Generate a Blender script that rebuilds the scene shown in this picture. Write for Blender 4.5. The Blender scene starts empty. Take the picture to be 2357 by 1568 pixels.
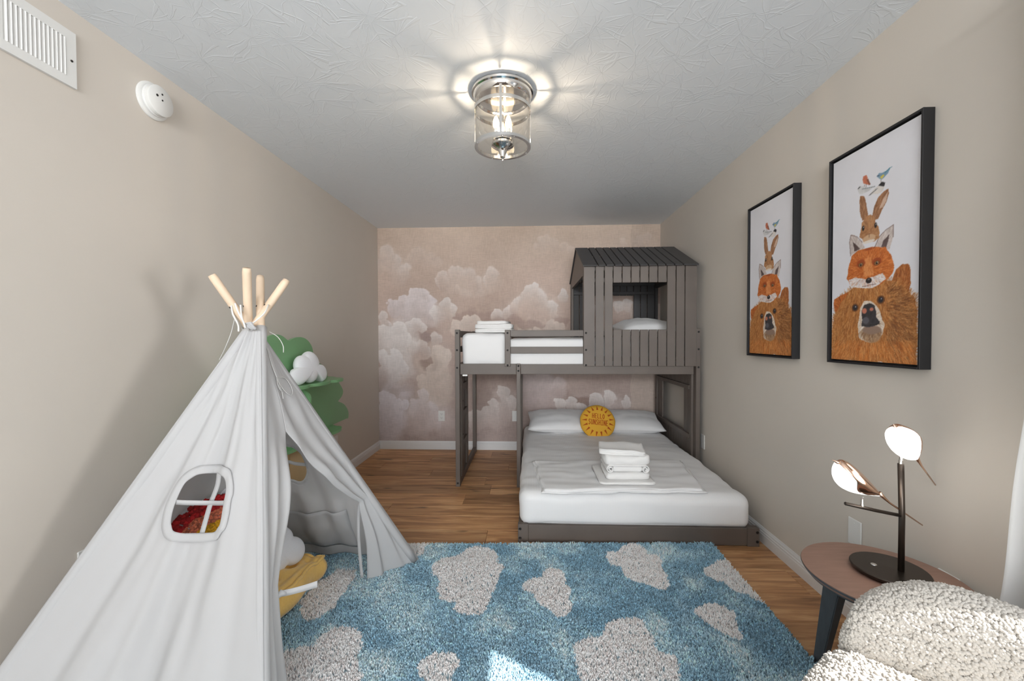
import bpy, bmesh, math, random
import numpy as np
from mathutils import Vector, Matrix, Euler, noise as mnoise

random.seed(7); RNG = np.random.default_rng(7)
SC = bpy.context.scene
COL = SC.collection
XL, XR, YB, YF, HC = -1.672, 1.400, 4.506, -3.20, 2.44

# ------------------------------------------------------------------ camera
cam_data = bpy.data.cameras.new('camera'); cam = bpy.data.objects.new('camera', cam_data); COL.objects.link(cam)
F_PX = 951.0
cam_data.sensor_fit = 'HORIZONTAL'; cam_data.sensor_width = 36.0; cam_data.lens = F_PX/2357*36
cam_data.shift_y = 11.0/2357; cam_data.clip_start = .02; cam_data.clip_end = 60
_y, _p, _r = .0427, .0198, -.0033
_f = Vector((-math.sin(_y)*math.cos(_p), math.cos(_y)*math.cos(_p), -math.sin(_p)))
_x = Vector((math.cos(_y), math.sin(_y), 0)); _u = _x.cross(_f)
_x2 = math.cos(_r)*_x+math.sin(_r)*_u; _u2 = -math.sin(_r)*_x+math.cos(_r)*_u
cam.matrix_world = Matrix(((_x2.x, _u2.x, -_f.x, 0), (_x2.y, _u2.y, -_f.y, 0), (_x2.z, _u2.z, -_f.z, 1.2367), (0, 0, 0, 1)))
SC.camera = cam

# ------------------------------------------------------------------ world, sun, windows' daylight, added fill, exposure
wd = bpy.data.worlds.new('daylight'); SC.world = wd; wd.use_nodes = True
wd.node_tree.nodes['Background'].inputs[0].default_value = (.93, .97, 1, 1)
wd.node_tree.nodes['Background'].inputs[1].default_value = .4

def light(name, kind, loc, energy, color=(1, 1, 1), direction=None, size=None, size_y=None, **kw):
    d = bpy.data.lights.new(name, kind); d.energy = energy; d.color = color
    o = bpy.data.objects.new(name, d); COL.objects.link(o); o.location = loc
    if direction: o.rotation_euler = Vector(direction).to_track_quat('-Z', 'Y').to_euler()
    if kind == 'AREA':
        d.shape = 'RECTANGLE'; d.size = size; d.size_y = size_y
    for k, v in kw.items(): setattr(d, k, v)
    return o

light('sun', 'SUN', (4, -1, 4), 9.0, (1, .96, .9), direction=(-.871, .492, -1.09), angle=.01)
light('window_light_right', 'AREA', (XR+1.15, -.02, 1.12), 35, (1, .99, .98), direction=(-1, .22, 0), size=.6, size_y=.65)
light('window_light_front', 'AREA', (-.1, YF+.05, 1.35), 118, (.96, .985, 1), direction=(0, 1, .05), size=2.5, size_y=1.8)
light('fill_light_front', 'AREA', (-.1, YF+.05, 2.0), 12, (.96, .985, 1), direction=(0, 1, .05), size=2.4, size_y=.5, spread=math.radians(48))  # added unseen fill, narrow spread to brighten the back of the room
SC.view_settings.view_transform = 'Standard'; SC.view_settings.look = 'None'
SC.view_settings.exposure = 0.27; SC.view_settings.gamma = 1.0; SC.view_settings.use_curve_mapping = False
SC.cycles.max_bounces = 10; SC.cycles.diffuse_bounces = 6; SC.cycles.transparent_max_bounces = 12
SC.cycles.caustics_reflective = False; SC.cycles.caustics_refractive = False
SC.cycles.sample_clamp_indirect = 4.0; SC.cycles.use_denoising = True

# ------------------------------------------------------------------ helpers
def lin(c):
    c = np.asarray(c, dtype=float)/255.0
    return np.where(c <= .04045, c/12.92, ((c+.055)/1.055)**2.4)
def rgb(r, g, b):
    l = lin((r, g, b)); return (float(l[0]), float(l[1]), float(l[2]), 1)

class NT:
    def __init__(self, m): self.t = m.node_tree; self.n = m.node_tree.nodes; self.l = m.node_tree.links
    def add(self, typ, **kw):
        n = self.n.new(typ)
        for k, v in kw.items():
            if k.startswith('i_'):
                key = k[2:]; key = int(key) if key.isdigit() else key.replace('_', ' ')
                n.inputs[key].default_value = v
            else: setattr(n, k, v)
        return n
    def link(self, a, b): self.l.new(a, b)

def mat(name, color, rough=.6, metal=0.0, spec=.5, vary=None, bump=None, scale=(1, 1, 1), emit=None, coat=0, attr=None, trans=0, sheen=0):
    """Principled material; vary=(noise scale, amount), bump=(noise scale, strength, distance)."""
    m = bpy.data.materials.new(name); m.use_nodes = True; t = NT(m)
    b = t.n['Principled BSDF']
    b.inputs['Base Color'].default_value = color; b.inputs['Roughness'].default_value = rough
    b.inputs['Metallic'].default_value = metal; b.inputs['Specular IOR Level'].default_value = spec
    b.inputs['Coat Weight'].default_value = coat; b.inputs['Sheen Weight'].default_value = sheen
    csock = None
    tc = t.add('ShaderNodeTexCoord'); mp = t.add('ShaderNodeMapping'); mp.inputs['Scale'].default_value = scale
    t.link(tc.outputs['Object'], mp.inputs[0])
    if attr:
        a = t.add('ShaderNodeAttribute', attribute_name=attr); csock = a.outputs['Color']
    if vary:
        n = t.add('ShaderNodeTexNoise'); n.inputs['Scale'].default_value = vary[0]; n.inputs['Detail'].default_value = 5
        t.link(mp.outputs[0], n.inputs['Vector'])
        mr = t.add('ShaderNodeMapRange'); mr.inputs['From Min'].default_value = .3; mr.inputs['From Max'].default_value = .7
        mr.inputs['To Min'].default_value = 1-vary[1]; mr.inputs['To Max'].default_value = 1+vary[1]
        t.link(n.outputs['Fac'], mr.inputs['Value'])
        mx = t.add('ShaderNodeVectorMath', operation='SCALE')
        if csock: t.link(csock, mx.inputs[0])
        else: mx.inputs[0].default_value = color[:3]
        t.link(mr.outputs[0], mx.inputs['Scale']); csock = mx.outputs[0]
    if csock: t.link(csock, b.inputs['Base Color'])
    if bump:
        n2 = t.add('ShaderNodeTexNoise'); n2.inputs['Scale'].default_value = bump[0]; n2.inputs['Detail'].default_value = 3
        t.link(mp.outputs[0], n2.inputs['Vector'])
        bp = t.add('ShaderNodeBump'); bp.inputs['Strength'].default_value = bump[1]; bp.inputs['Distance'].default_value = bump[2]
        t.link(n2.outputs['Fac'], bp.inputs['Height']); t.link(bp.outputs[0], b.inputs['Normal'])
    if emit:
        b.inputs['Emission Color'].default_value = emit[0]; b.inputs['Emission Strength'].default_value = emit[1]
    if trans:
        tr = t.add('ShaderNodeBsdfTranslucent'); tr.inputs[0].default_value = color
        mxs = t.add('ShaderNodeMixShader'); mxs.inputs[0].default_value = trans
        t.link(b.outputs[0], mxs.inputs[1]); t.link(tr.outputs[0], mxs.inputs[2])
        t.link(mxs.outputs[0], t.n['Material Output'].inputs['Surface'])
    return m

def thin_glass(name, tint, refl=.12):
    m = bpy.data.materials.new(name); m.use_nodes = True; t = NT(m); t.n.remove(t.n['Principled BSDF'])
    tr = t.add('ShaderNodeBsdfTransparent'); tr.inputs[0].default_value = tint
    gl = t.add('ShaderNodeBsdfGlossy'); gl.inputs['Roughness'].default_value = .03
    lw = t.add('ShaderNodeLayerWeight'); lw.inputs['Blend'].default_value = .25
    fr = t.add('ShaderNodeMapRange'); fr.inputs['To Min'].default_value = .03; fr.inputs['To Max'].default_value = .75; t.link(lw.outputs['Facing'], fr.inputs['Value'])
    mx = t.add('ShaderNodeMixShader'); t.link(fr.outputs[0], mx.inputs[0]); t.link(tr.outputs[0], mx.inputs[1]); t.link(gl.outputs[0], mx.inputs[2])
    t.link(mx.outputs[0], t.n['Material Output'].inputs['Surface'])
    return m

def link_obj(name, me, m, parent=None, smooth=False):
    o = bpy.data.objects.new(name, me); COL.objects.link(o)
    if m is not None and len(me.materials) == 0: me.materials.append(m)
    if smooth:
        me.polygons.foreach_set('use_smooth', np.ones(len(me.polygons), dtype=bool))
    if parent is not None:
        o.parent = parent
        o.matrix_parent_inverse = Matrix.Translation(-ABS.get(parent.name, Vector((0, 0, 0))))
        ABS[o.name] = Vector((0, 0, 0))
    return o
ABS = {}

def tag(o, label=None, cat=None, group=None, kind=None):
    if label: o['label'] = label
    if cat: o['category'] = cat
    if group: o['group'] = group
    if kind: o['kind'] = kind
    return o

def thing(name, label, cat, loc=(0, 0, 0), group=None):
    o = bpy.data.objects.new(name, None); COL.objects.link(o); o.location = loc; o.empty_display_size = .1
    ABS[o.name] = Vector(loc)
    return tag(o, label, cat, group)

def pyd(name, verts, faces, m, parent=None, smooth=False):
    me = bpy.data.meshes.new(name); me.from_pydata([tuple(map(float, v)) for v in verts], [], faces); me.update()
    return link_obj(name, me, m, parent, smooth)

def np_mesh(name, V, F, m, parent=None, smooth=False, colors=None):
    """fast mesh from numpy: V (n,3), F (k,3 or 4); colors per vertex (n,3) linear -> attribute 'Col'."""
    V = np.ascontiguousarray(V, dtype=np.float32); F = np.ascontiguousarray(F, dtype=np.int32); k = F.shape[1]
    me = bpy.data.meshes.new(name)
    me.vertices.add(len(V)); me.vertices.foreach_set('co', V.ravel())
    me.loops.add(F.size); me.loops.foreach_set('vertex_index', F.ravel())
    me.polygons.add(len(F)); me.polygons.foreach_set('loop_start', np.arange(0, F.size, k, dtype=np.int32))
    me.polygons.foreach_set('loop_total', np.full(len(F), k, dtype=np.int32))
    me.update(calc_edges=True)
    if colors is not None:
        a = me.color_attributes.new('Col', 'FLOAT_COLOR', 'POINT')
        c4 = np.ones((len(V), 4), dtype=np.float32); c4[:, :3] = colors
        a.data.foreach_set('color', c4.ravel())
    return link_obj(name, me, m, parent, smooth)

def grid_faces(nu, nv, closed_u=False):
    """indices for verts laid out [iv*nu+iu]"""
    iu = np.arange(nu if closed_u else nu-1); iv = np.arange(nv-1)
    A, B = np.meshgrid(iu, iv); A2 = (A+1) % nu
    return np.stack([B*nu+A, B*nu+A2, (B+1)*nu+A2, (B+1)*nu+A], -1).reshape(-1, 4)

def bm_obj(name, bm, m, parent=None, smooth=False):
    me = bpy.data.meshes.new(name); bm.normal_update(); bm.to_mesh(me); bm.free()
    return link_obj(name, me, m, parent, smooth)

def box_bm(bm, lo, hi, bevel=0.0, M=None):
    c = [(lo[i]+hi[i])/2 for i in range(3)]; s = [abs(hi[i]-lo[i]) for i in range(3)]
    r = bmesh.ops.create_cube(bm, size=1.0, matrix=Matrix.Translation(c) @ Matrix.Diagonal((*s, 1)))
    vs = r['verts']
    if bevel > 0:
        es = list({e for v in vs for e in v.link_edges})
        rr = bmesh.ops.bevel(bm, geom=es, offset=min(bevel, min(s)*.45), segments=1, affect='EDGES', profile=.5)
        vs = list({v for f in rr['faces'] for v in f.verts} | {v for v in vs if v.is_valid})
    if M is not None: bmesh.ops.transform(bm, matrix=M, verts=[v for v in bm.verts] if M is not None else [])
    return vs

def box(name, lo, hi, m, parent=None, bevel=.002, rot=None):
    bm = bmesh.new(); box_bm(bm, lo, hi, bevel)
    if rot is not None:
        c = Vector([(lo[i]+hi[i])/2 for i in range(3)])
        bmesh.ops.transform(bm, matrix=Matrix.Translation(c) @ rot.to_4x4() @ Matrix.Translation(-c), verts=bm.verts)
    return bm_obj(name, bm, m, parent)

def bar_bm(bm, a, b, w, h, up=(0, 0, 1), bevel=.002):
    """rectangular bar from a to b, width w, height h"""
    a, b = Vector(a), Vector(b); d = b-a; L = d.length; d.normalize(); up = Vector(up)
    s = d.cross(up).normalized(); u = s.cross(d)
    M = Matrix(((d.x, s.x, u.x, (a.x+b.x)/2), (d.y, s.y, u.y, (a.y+b.y)/2), (d.z, s.z, u.z, (a.z+b.z)/2), (0, 0, 0, 1)))
    b2 = bmesh.new(); box_bm(b2, (-L/2, -w/2, -h/2), (L/2, w/2, h/2), bevel)
    b2.transform(M); me = bpy.data.meshes.new('tmp'); b2.to_mesh(me); b2.free(); bm.from_mesh(me); bpy.data.meshes.remove(me)
def bar(name, a, b, w, h, m, parent=None, up=(0, 0, 1), bevel=.002):
    bm = bmesh.new(); bar_bm(bm, a, b, w, h, up, bevel); return bm_obj(name, bm, m, parent)

def tube_data(path, r, n=10, cap=True):
    P = np.array(path, dtype=float); R_ = np.full(len(P), r) if np.isscalar(r) else np.array(r)
    T = np.gradient(P, axis=0); T /= np.linalg.norm(T, axis=1, keepdims=True)+1e-12
    up = np.array([0, 0, 1.0]) if abs(T[0][2]) < .9 else np.array([1.0, 0, 0])
    V = []; s = np.cross(T[0], up); s /= np.linalg.norm(s)
    for i in range(len(P)):
        s = s-T[i]*np.dot(s, T[i]); s /= np.linalg.norm(s); u = np.cross(s, T[i])
        for k in range(n):
            a = 2*math.pi*k/n; V.append(P[i]+R_[i]*(math.cos(a)*s+math.sin(a)*u))
    F = [list(f) for f in grid_faces(n, len(P), True)]
    if cap: F += [list(range(n))[::-1], [(len(P)-1)*n+k for k in range(n)]]
    return V, F
def tube(name, path, r, m, parent=None, n=10):
    V, F = tube_data(path, r, n); return pyd(name, V, F, m, parent, True)

def lathe(name, prof, center, m, parent=None, n=48, axis=(0, 0, 1), smooth=True, cap=True):
    """prof: list of (radius, height) around axis through center"""
    ax = Vector(axis).normalized(); q = Vector((0, 0, 1)).rotation_difference(ax); c = Vector(center)
    V = []
    for r, h in prof:
        for k in range(n):
            a = 2*math.pi*k/n; V.append(c+q @ Vector((r*math.cos(a), r*math.sin(a), h)))
    F = [list(f) for f in grid_faces(n, len(prof), True)]
    if cap and prof[0][0] > 1e-5: F.append(list(range(n))[::-1])
    if cap and prof[-1][0] > 1e-5: F.append([(len(prof)-1)*n+k for k in range(n)])
    o = pyd(name, V, F, m, parent, smooth)
    if smooth:
        md = o.modifiers.new('edges', 'EDGE_SPLIT'); md.split_angle = math.radians(40)
    return o

def prism(name, outline, to3, depth, m, parent=None, bevel=0.0):
    """closed 2D outline -> plate; to3(u, v, w) maps to the room, w from 0 to depth"""
    bm = bmesh.new(); n = len(outline)
    A = [bm.verts.new(to3(u, v, 0)) for u, v in outline]; B = [bm.verts.new(to3(u, v, depth)) for u, v in outline]
    bm.faces.new(A[::-1]); bm.faces.new(B)
    for i in range(n): bm.faces.new((A[i], A[(i+1) % n], B[(i+1) % n], B[i]))
    bmesh.ops.recalc_face_normals(bm, faces=bm.faces)
    return bm_obj(name, bm, m, parent)

def fbm(h, w, base, octaves=5, seed=0, persistence=.55):
    """value noise on an (h, w) raster, base = cells across the height"""
    r = np.random.default_rng(seed); out = np.zeros((h, w)); amp = 1.0; tot = 0
    for o in range(octaves):
        gy = max(2, int(base*2**o)); gx = max(2, int(gy*w/h))
        g = r.random((gy+2, gx+2))
        y = np.linspace(0, gy, h, endpoint=False); x = np.linspace(0, gx, w, endpoint=False)
        yi = y.astype(int); xi = x.astype(int); fy = y-yi; fx = x-xi
        fy = (fy*fy*(3-2*fy))[:, None]; fx = (fx*fx*(3-2*fx))[None, :]
        a = g[np.ix_(yi, xi)]; b = g[np.ix_(yi, xi+1)]; c = g[np.ix_(yi+1, xi)]; d = g[np.ix_(yi+1, xi+1)]
        out += amp*(a*(1-fy)*(1-fx)+b*(1-fy)*fx+c*fy*(1-fx)+d*fy*fx); tot += amp; amp *= persistence
    return out/tot

def in_poly(px, py, poly):
    ins = np.zeros(px.shape, bool); n = len(poly)
    for i in range(n):
        x1, y1 = poly[i]; x2, y2 = poly[(i+1) % n]
        if y1 == y2: continue
        c = ((y1 > py) != (y2 > py)) & (px < (x2-x1)*(py-y1)/(y2-y1)+x1); ins ^= c
    return ins
def sm(a, b, x): t = np.clip((x-a)/(b-a), 0, 1); return t*t*(3-2*t)
def smooth_closed(pts, sub=4):
    """Catmull-Rom through a closed list of 2D/3D points"""
    P = np.array(pts, float); n = len(P); out = []
    for i in range(n):
        p0, p1, p2, p3 = P[i-1], P[i], P[(i+1) % n], P[(i+2) % n]
        for k in range(sub):
            t = k/sub
            out.append(.5*((2*p1)+(-p0+p2)*t+(2*p0-5*p1+4*p2-p3)*t*t+(-p0+3*p1-3*p2+p3)*t**3))
    return np.array(out)
def smooth_open(pts, sub=6):
    P = np.array(pts, float); P = np.vstack([2*P[0]-P[1], P, 2*P[-1]-P[-2]]); out = []
    for i in range(1, len(P)-2):
        p0, p1, p2, p3 = P[i-1], P[i], P[i+1], P[i+2]
        for k in range(sub):
            t = k/sub
            out.append(.5*((2*p1)+(-p0+p2)*t+(2*p0-5*p1+4*p2-p3)*t*t+(-p0+3*p1-3*p2+p3)*t**3))
    out.append(P[-2]); return np.array(out)
def wob(x, y, z=0.0, s=1.0): return mnoise.noise(Vector((x*s, y*s, z*s)))

# ------------------------------------------------------------------ materials
M_wall = mat('wall_paint', rgb(210, 203, 194), .85, vary=(3, .012), bump=(220, .05, .002))
M_trim = mat('white_trim', rgb(225, 226, 227), .4)
M_white_plastic = mat('white_plastic', rgb(226, 226, 224), .4)
M_dark = mat('dark_hole', rgb(28, 27, 26), .6)
M_bunk = mat('grey_wood_paint', rgb(96, 87, 81), .5, vary=(5, .10), scale=(1, 1, 1), bump=(60, .06, .002))
M_roof_and_shade = mat('charcoal_paint_and_shade', rgb(62, 61, 62), .5, vary=(5, .08))  # roof's own charcoal, reused as painted shade on the inner back boards
M_bolt = mat('bolt_black', rgb(40, 38, 37), .4, .6)
M_linen = mat('white_sheet', rgb(231, 231, 232), .85, vary=(6, .01), sheen=.2)
M_towel = mat('white_towel', rgb(236, 235, 234), .95, bump=(420, .5, .004), sheen=.3)
M_tent = mat('tent_canvas', rgb(223, 223, 224), .9, bump=(500, .1, .001), trans=.45)
M_pine = mat('pine_pole', rgb(220, 197, 172), .6, vary=(14, .10), scale=(1, 1, .12))
M_cord = mat('white_cord', rgb(222, 221, 217), .9)
M_green = mat('green_paint', rgb(126, 174, 126), .32, vary=(4, .03))
M_birch = mat('birch_wood', rgb(206, 180, 140), .55, vary=(12, .12), scale=(1, 1, .15))
M_black = mat('black_frame', rgb(26, 26, 29), .45)
M_chrome = mat('chrome', (.80, .79, .78, 1), .10, 1.0)
M_copper = mat('polished_copper', (.83, .56, .42, 1), .16, 1.0)
M_bronze = mat('dark_bronze', rgb(74, 66, 60), .35, .85)
M_glow = mat('glowing_opal', (1, 1, 1, 1), .5, emit=((1, .975, .94, 1), 1.6))
M_bulb = mat('lit_bulb', (1, 1, 1, 1), .5, emit=((1, .78, .48, 1), 13))
M_glass = thin_glass('lamp_glass', (.97, .95, .92, 1))
M_table_top = mat('walnut_top', rgb(150, 118, 104), .45, vary=(9, .10), scale=(1, 7, 1))
M_table_leg = mat('slate_stain', rgb(78, 84, 90), .5, vary=(30, .12), scale=(3, 3, .6))
M_yellow = mat('mustard_velvet', rgb(242, 198, 110), .85, vary=(10, .09), bump=(90, .25, .006), sheen=.4)
M_sun = mat('yellow_cotton', rgb(226, 172, 56), .9, bump=(400, .2, .002))
M_print = mat('orange_print', rgb(178, 84, 22), .9)
M_plush = mat('white_plush', rgb(232, 233, 238), .95, bump=(260, .4, .004), sheen=.5)
M_pinkplush = mat('pale_pink_plush', rgb(216, 204, 202), .95)
M_star = mat('grey_print', rgb(160, 161, 164), .9)
M_boucle = mat('cream_boucle', rgb(190, 185, 178), .95, sheen=.4)
M_tuft = mat('tufted_yarn', (1, 1, 1, 1), .95, attr='Col')
M_pile = mat('shag_yarn', (1, 1, 1, 1), .9, attr='Col')
M_rugbase = mat('rug_backing', rgb(150, 175, 186), .95)
M_curtain = mat('sheer_curtain', rgb(236, 236, 236), .9, trans=.4)

def plank_material():
    m = bpy.data.materials.new('oak_plank'); m.use_nodes = True; t = NT(m); b = t.n['Principled BSDF']
    tc = t.add('ShaderNodeTexCoord'); oi = t.add('ShaderNodeObjectInfo')
    off = t.add('ShaderNodeVectorMath', operation='SCALE'); off.inputs[0].default_value = (13.7, 5.1, 9.3); t.link(oi.outputs['Random'], off.inputs['Scale'])
    ad = t.add('ShaderNodeVectorMath', operation='ADD'); t.link(tc.outputs['Object'], ad.inputs[0]); t.link(off.outputs[0], ad.inputs[1])
    mp = t.add('ShaderNodeMapping'); mp.inputs['Scale'].default_value = (1.1, 13, 1); t.link(ad.outputs[0], mp.inputs[0])
    n1 = t.add('ShaderNodeTexNoise'); n1.inputs['Scale'].default_value = 1.6; n1.inputs['Detail'].default_value = 9; n1.inputs['Roughness'].default_value = .62; n1.inputs['Distortion'].default_value = .9
    t.link(mp.outputs[0], n1.inputs['Vector'])
    cr = t.add('ShaderNodeValToRGB'); e = cr.color_ramp.elements
    e[0].position = .28; e[0].color = rgb(128, 88, 58); e[1].position = .72; e[1].color = rgb(234, 188, 138)
    k = cr.color_ramp.elements.new(.5); k.color = rgb(194, 143, 98)
    t.link(n1.outputs['Fac'], cr.inputs[0])
    mp2 = t.add('ShaderNodeMapping'); mp2.inputs['Scale'].default_value = (2.6, 9, 1); t.link(ad.outputs[0], mp2.inputs[0])
    n2 = t.add('ShaderNodeTexNoise'); n2.inputs['Scale'].default_value = 1.3; n2.inputs['Detail'].default_value = 2
    t.link(mp2.outputs[0], n2.inputs['Vector'])
    kr = t.add('ShaderNodeMapRange'); kr.inputs['From Min'].default_value = .665; kr.inputs['From Max'].default_value = .74; kr.inputs['To Min'].default_value = 1; kr.inputs['To Max'].default_value = .35
    t.link(n2.outputs['Fac'], kr.inputs['Value'])
    tone = t.add('ShaderNodeMapRange'); tone.inputs['To Min'].default_value = .72; tone.inputs['To Max'].default_value = 1.12; t.link(oi.outputs['Random'], tone.inputs['Value'])
    mu = t.add('ShaderNodeMath', operation='MULTIPLY'); t.link(kr.outputs[0], mu.inputs[0]); t.link(tone.outputs[0], mu.inputs[1])
    sc = t.add('ShaderNodeVectorMath', operation='SCALE'); t.link(cr.outputs[0], sc.inputs[0]); t.link(mu.outputs[0], sc.inputs['Scale'])
    t.link(sc.outputs[0], b.inputs['Base Color']); b.inputs['Roughness'].default_value = .46
    bp = t.add('ShaderNodeBump'); bp.inputs['Strength'].default_value = .15; bp.inputs['Distance'].default_value = .002
    t.link(n1.outputs['Fac'], bp.inputs['Height']); t.link(bp.outputs[0], b.inputs['Normal'])
    return m
M_plank = plank_material()

def ceiling_material():
    """white plaster stamped with a crow's-foot brush: ridges fan out from the stamp centres"""
    m = bpy.data.materials.new('stomped_plaster'); m.use_nodes = True; t = NT(m); b = t.n['Principled BSDF']
    b.inputs['Base Color'].default_value = rgb(234, 240, 246); b.inputs['Roughness'].default_value = .75
    tc = t.add('ShaderNodeTexCoord'); heights = []
    for k, (sc, offs) in enumerate(((4.8, (0, 0, 0)), (5.9, (3.3, 7.7, 0)))):
        mp = t.add('ShaderNodeMapping'); mp.inputs['Location'].default_value = offs; t.link(tc.outputs['Object'], mp.inputs[0])
        nz = t.add('ShaderNodeTexNoise'); nz.inputs['Scale'].default_value = 5; nz.inputs['Detail'].default_value = 2; t.link(mp.outputs[0], nz.inputs['Vector'])
        ns = t.add('ShaderNodeVectorMath', operation='MULTIPLY_ADD'); ns.inputs[1].default_value = (.10, .10, 0); t.link(nz.outputs['Color'], ns.inputs[0]); t.link(mp.outputs[0], ns.inputs[2])
        vo = t.add('ShaderNodeTexVoronoi', voronoi_dimensions='2D'); vo.inputs['Scale'].default_value = sc; t.link(ns.outputs[0], vo.inputs['Vector'])
        su = t.add('ShaderNodeVectorMath', operation='SUBTRACT'); t.link(ns.outputs[0], su.inputs[0]); t.link(vo.outputs['Position'], su.inputs[1])
        sp = t.add('ShaderNodeSeparateXYZ'); t.link(su.outputs[0], sp.inputs[0])
        an = t.add('ShaderNodeMath', operation='ARCTAN2'); t.link(sp.outputs['Y'], an.inputs[0]); t.link(sp.outputs['X'], an.inputs[1])
        ds = t.add('ShaderNodeVectorMath', operation='LENGTH'); t.link(su.outputs[0], ds.inputs[0])
        cb = t.add('ShaderNodeCombineXYZ')
        a2 = t.add('ShaderNodeMath', operation='MULTIPLY'); a2.inputs[1].default_value = 5.4; t.link(an.outputs[0], a2.inputs[0])
        d2 = t.add('ShaderNodeMath', operation='MULTIPLY'); d2.inputs[1].default_value = 13.0; t.link(ds.outputs['Value'], d2.inputs[0])
        sv = t.add('ShaderNodeSeparateXYZ'); t.link(vo.outputs['Position'], sv.inputs[0])
        rz = t.add('ShaderNodeMath', operation='MULTIPLY_ADD'); rz.inputs[1].default_value = 17.3; t.link(sv.outputs['X'], rz.inputs[0]); t.link(sv.outputs['Y'], rz.inputs[2])
        t.link(a2.outputs[0], cb.inputs[0]); t.link(d2.outputs[0], cb.inputs[1]); t.link(rz.outputs[0], cb.inputs[2])
        n3 = t.add('ShaderNodeTexNoise'); n3.inputs['Scale'].default_value = 1.3; n3.inputs['Detail'].default_value = 1.5; t.link(cb.outputs[0], n3.inputs['Vector'])
        pk = t.add('ShaderNodeMapRange', interpolation_type='SMOOTHSTEP'); pk.inputs['From Min'].default_value = .58; pk.inputs['From Max'].default_value = .67
        t.link(n3.outputs['Fac'], pk.inputs['Value'])
        fade = t.add('ShaderNodeMapRange'); fade.inputs['From Min'].default_value = .02; fade.inputs['From Max'].default_value = .16; fade.inputs['To Min'].default_value = 1; fade.inputs['To Max'].default_value = .06
        t.link(ds.outputs['Value'], fade.inputs['Value'])
        mm = t.add('ShaderNodeMath', operation='MULTIPLY'); t.link(pk.outputs[0], mm.inputs[0]); t.link(fade.outputs[0], mm.inputs[1]); heights.append(mm.outputs[0])
    mxx = t.add('ShaderNodeMath', operation='MAXIMUM'); t.link(heights[0], mxx.inputs[0]); t.link(heights[1], mxx.inputs[1])
    bp = t.add('ShaderNodeBump'); bp.inputs['Strength'].default_value = 1.0; bp.inputs['Distance'].default_value = .0085
    t.link(mxx.outputs[0], bp.inputs['Height']); t.link(bp.outputs[0], b.inputs['Normal'])
    return m
M_ceiling = ceiling_material()

# ------------------------------------------------------------------ room shell
def wall_with_hole(name, axis, pos, a0, a1, hole, out):
    """a wall slab 10 cm thick; axis 'x' or 'y' is its normal, hole = (b0, b1, z0, z1) or None"""
    bm = bmesh.new(); t0, t1 = sorted((pos, pos+out*.1))
    def add(b0, b1, z0, z1):
        if axis == 'x': box_bm(bm, (t0, b0, z0), (t1, b1, z1))
        else: box_bm(bm, (b0, t0, z0), (b1, t1, z1))
    if hole is None: add(a0, a1, -.05, HC+.05)
    else:
        h0, h1, z0, z1 = hole
        add(a0, h0, -.05, HC+.05); add(h1, a1, -.05, HC+.05); add(h0, h1, -.05, z0); add(h0, h1, z1, HC+.05)
    return tag(bm_obj(name, bm, M_wall), kind='structure')

wall_with_hole('wall_left', 'x', XL, YF, YB, None, -1)
wall_with_hole('wall_right', 'x', XR, YF, YB, (-.35, 1.0, .75, 2.10), 1)
wall_with_hole('wall_front', 'y', YF, XL-.1, XR+.1, (-1.4, 1.2, .4, 2.3), -1)
ceil_bm = bmesh.new(); box_bm(ceil_bm, (XL-.1, YF-.1, HC), (XR+.1, YB+.1, HC+.1))
ceiling = tag(bm_obj('ceiling', ceil_bm, M_ceiling), kind='structure')

def window(name, axis, pos, b0, b1, z0, z1):
    w = thing(name, None, None, (0, 0, 0)); w['kind'] = 'structure'
    def bx(n, c0, c1, d0, d1, th=.05):
        if axis == 'x': return box(n, (pos+.02, c0, d0), (pos+.02+th, c1, d1), M_trim, w)
        return box(n, (c0, pos-.02-th, d0), (c1, pos-.02, d1), M_trim, w)
    bx('frame_jamb', b0, b0+.05, z0, z1); bx('frame_jamb', b1-.05, b1, z0, z1)
    bx('frame_head', b0+.05, b1-.05, z1-.05, z1); bx('frame_sill', b0+.05, b1-.05, z0, z0+.05)
    return w
window('window_1', 'x', XR, -.35, 1.0, .75, 2.10)
window('window_2', 'y', YF, -1.4, 1.2, .4, 2.3)

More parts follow.
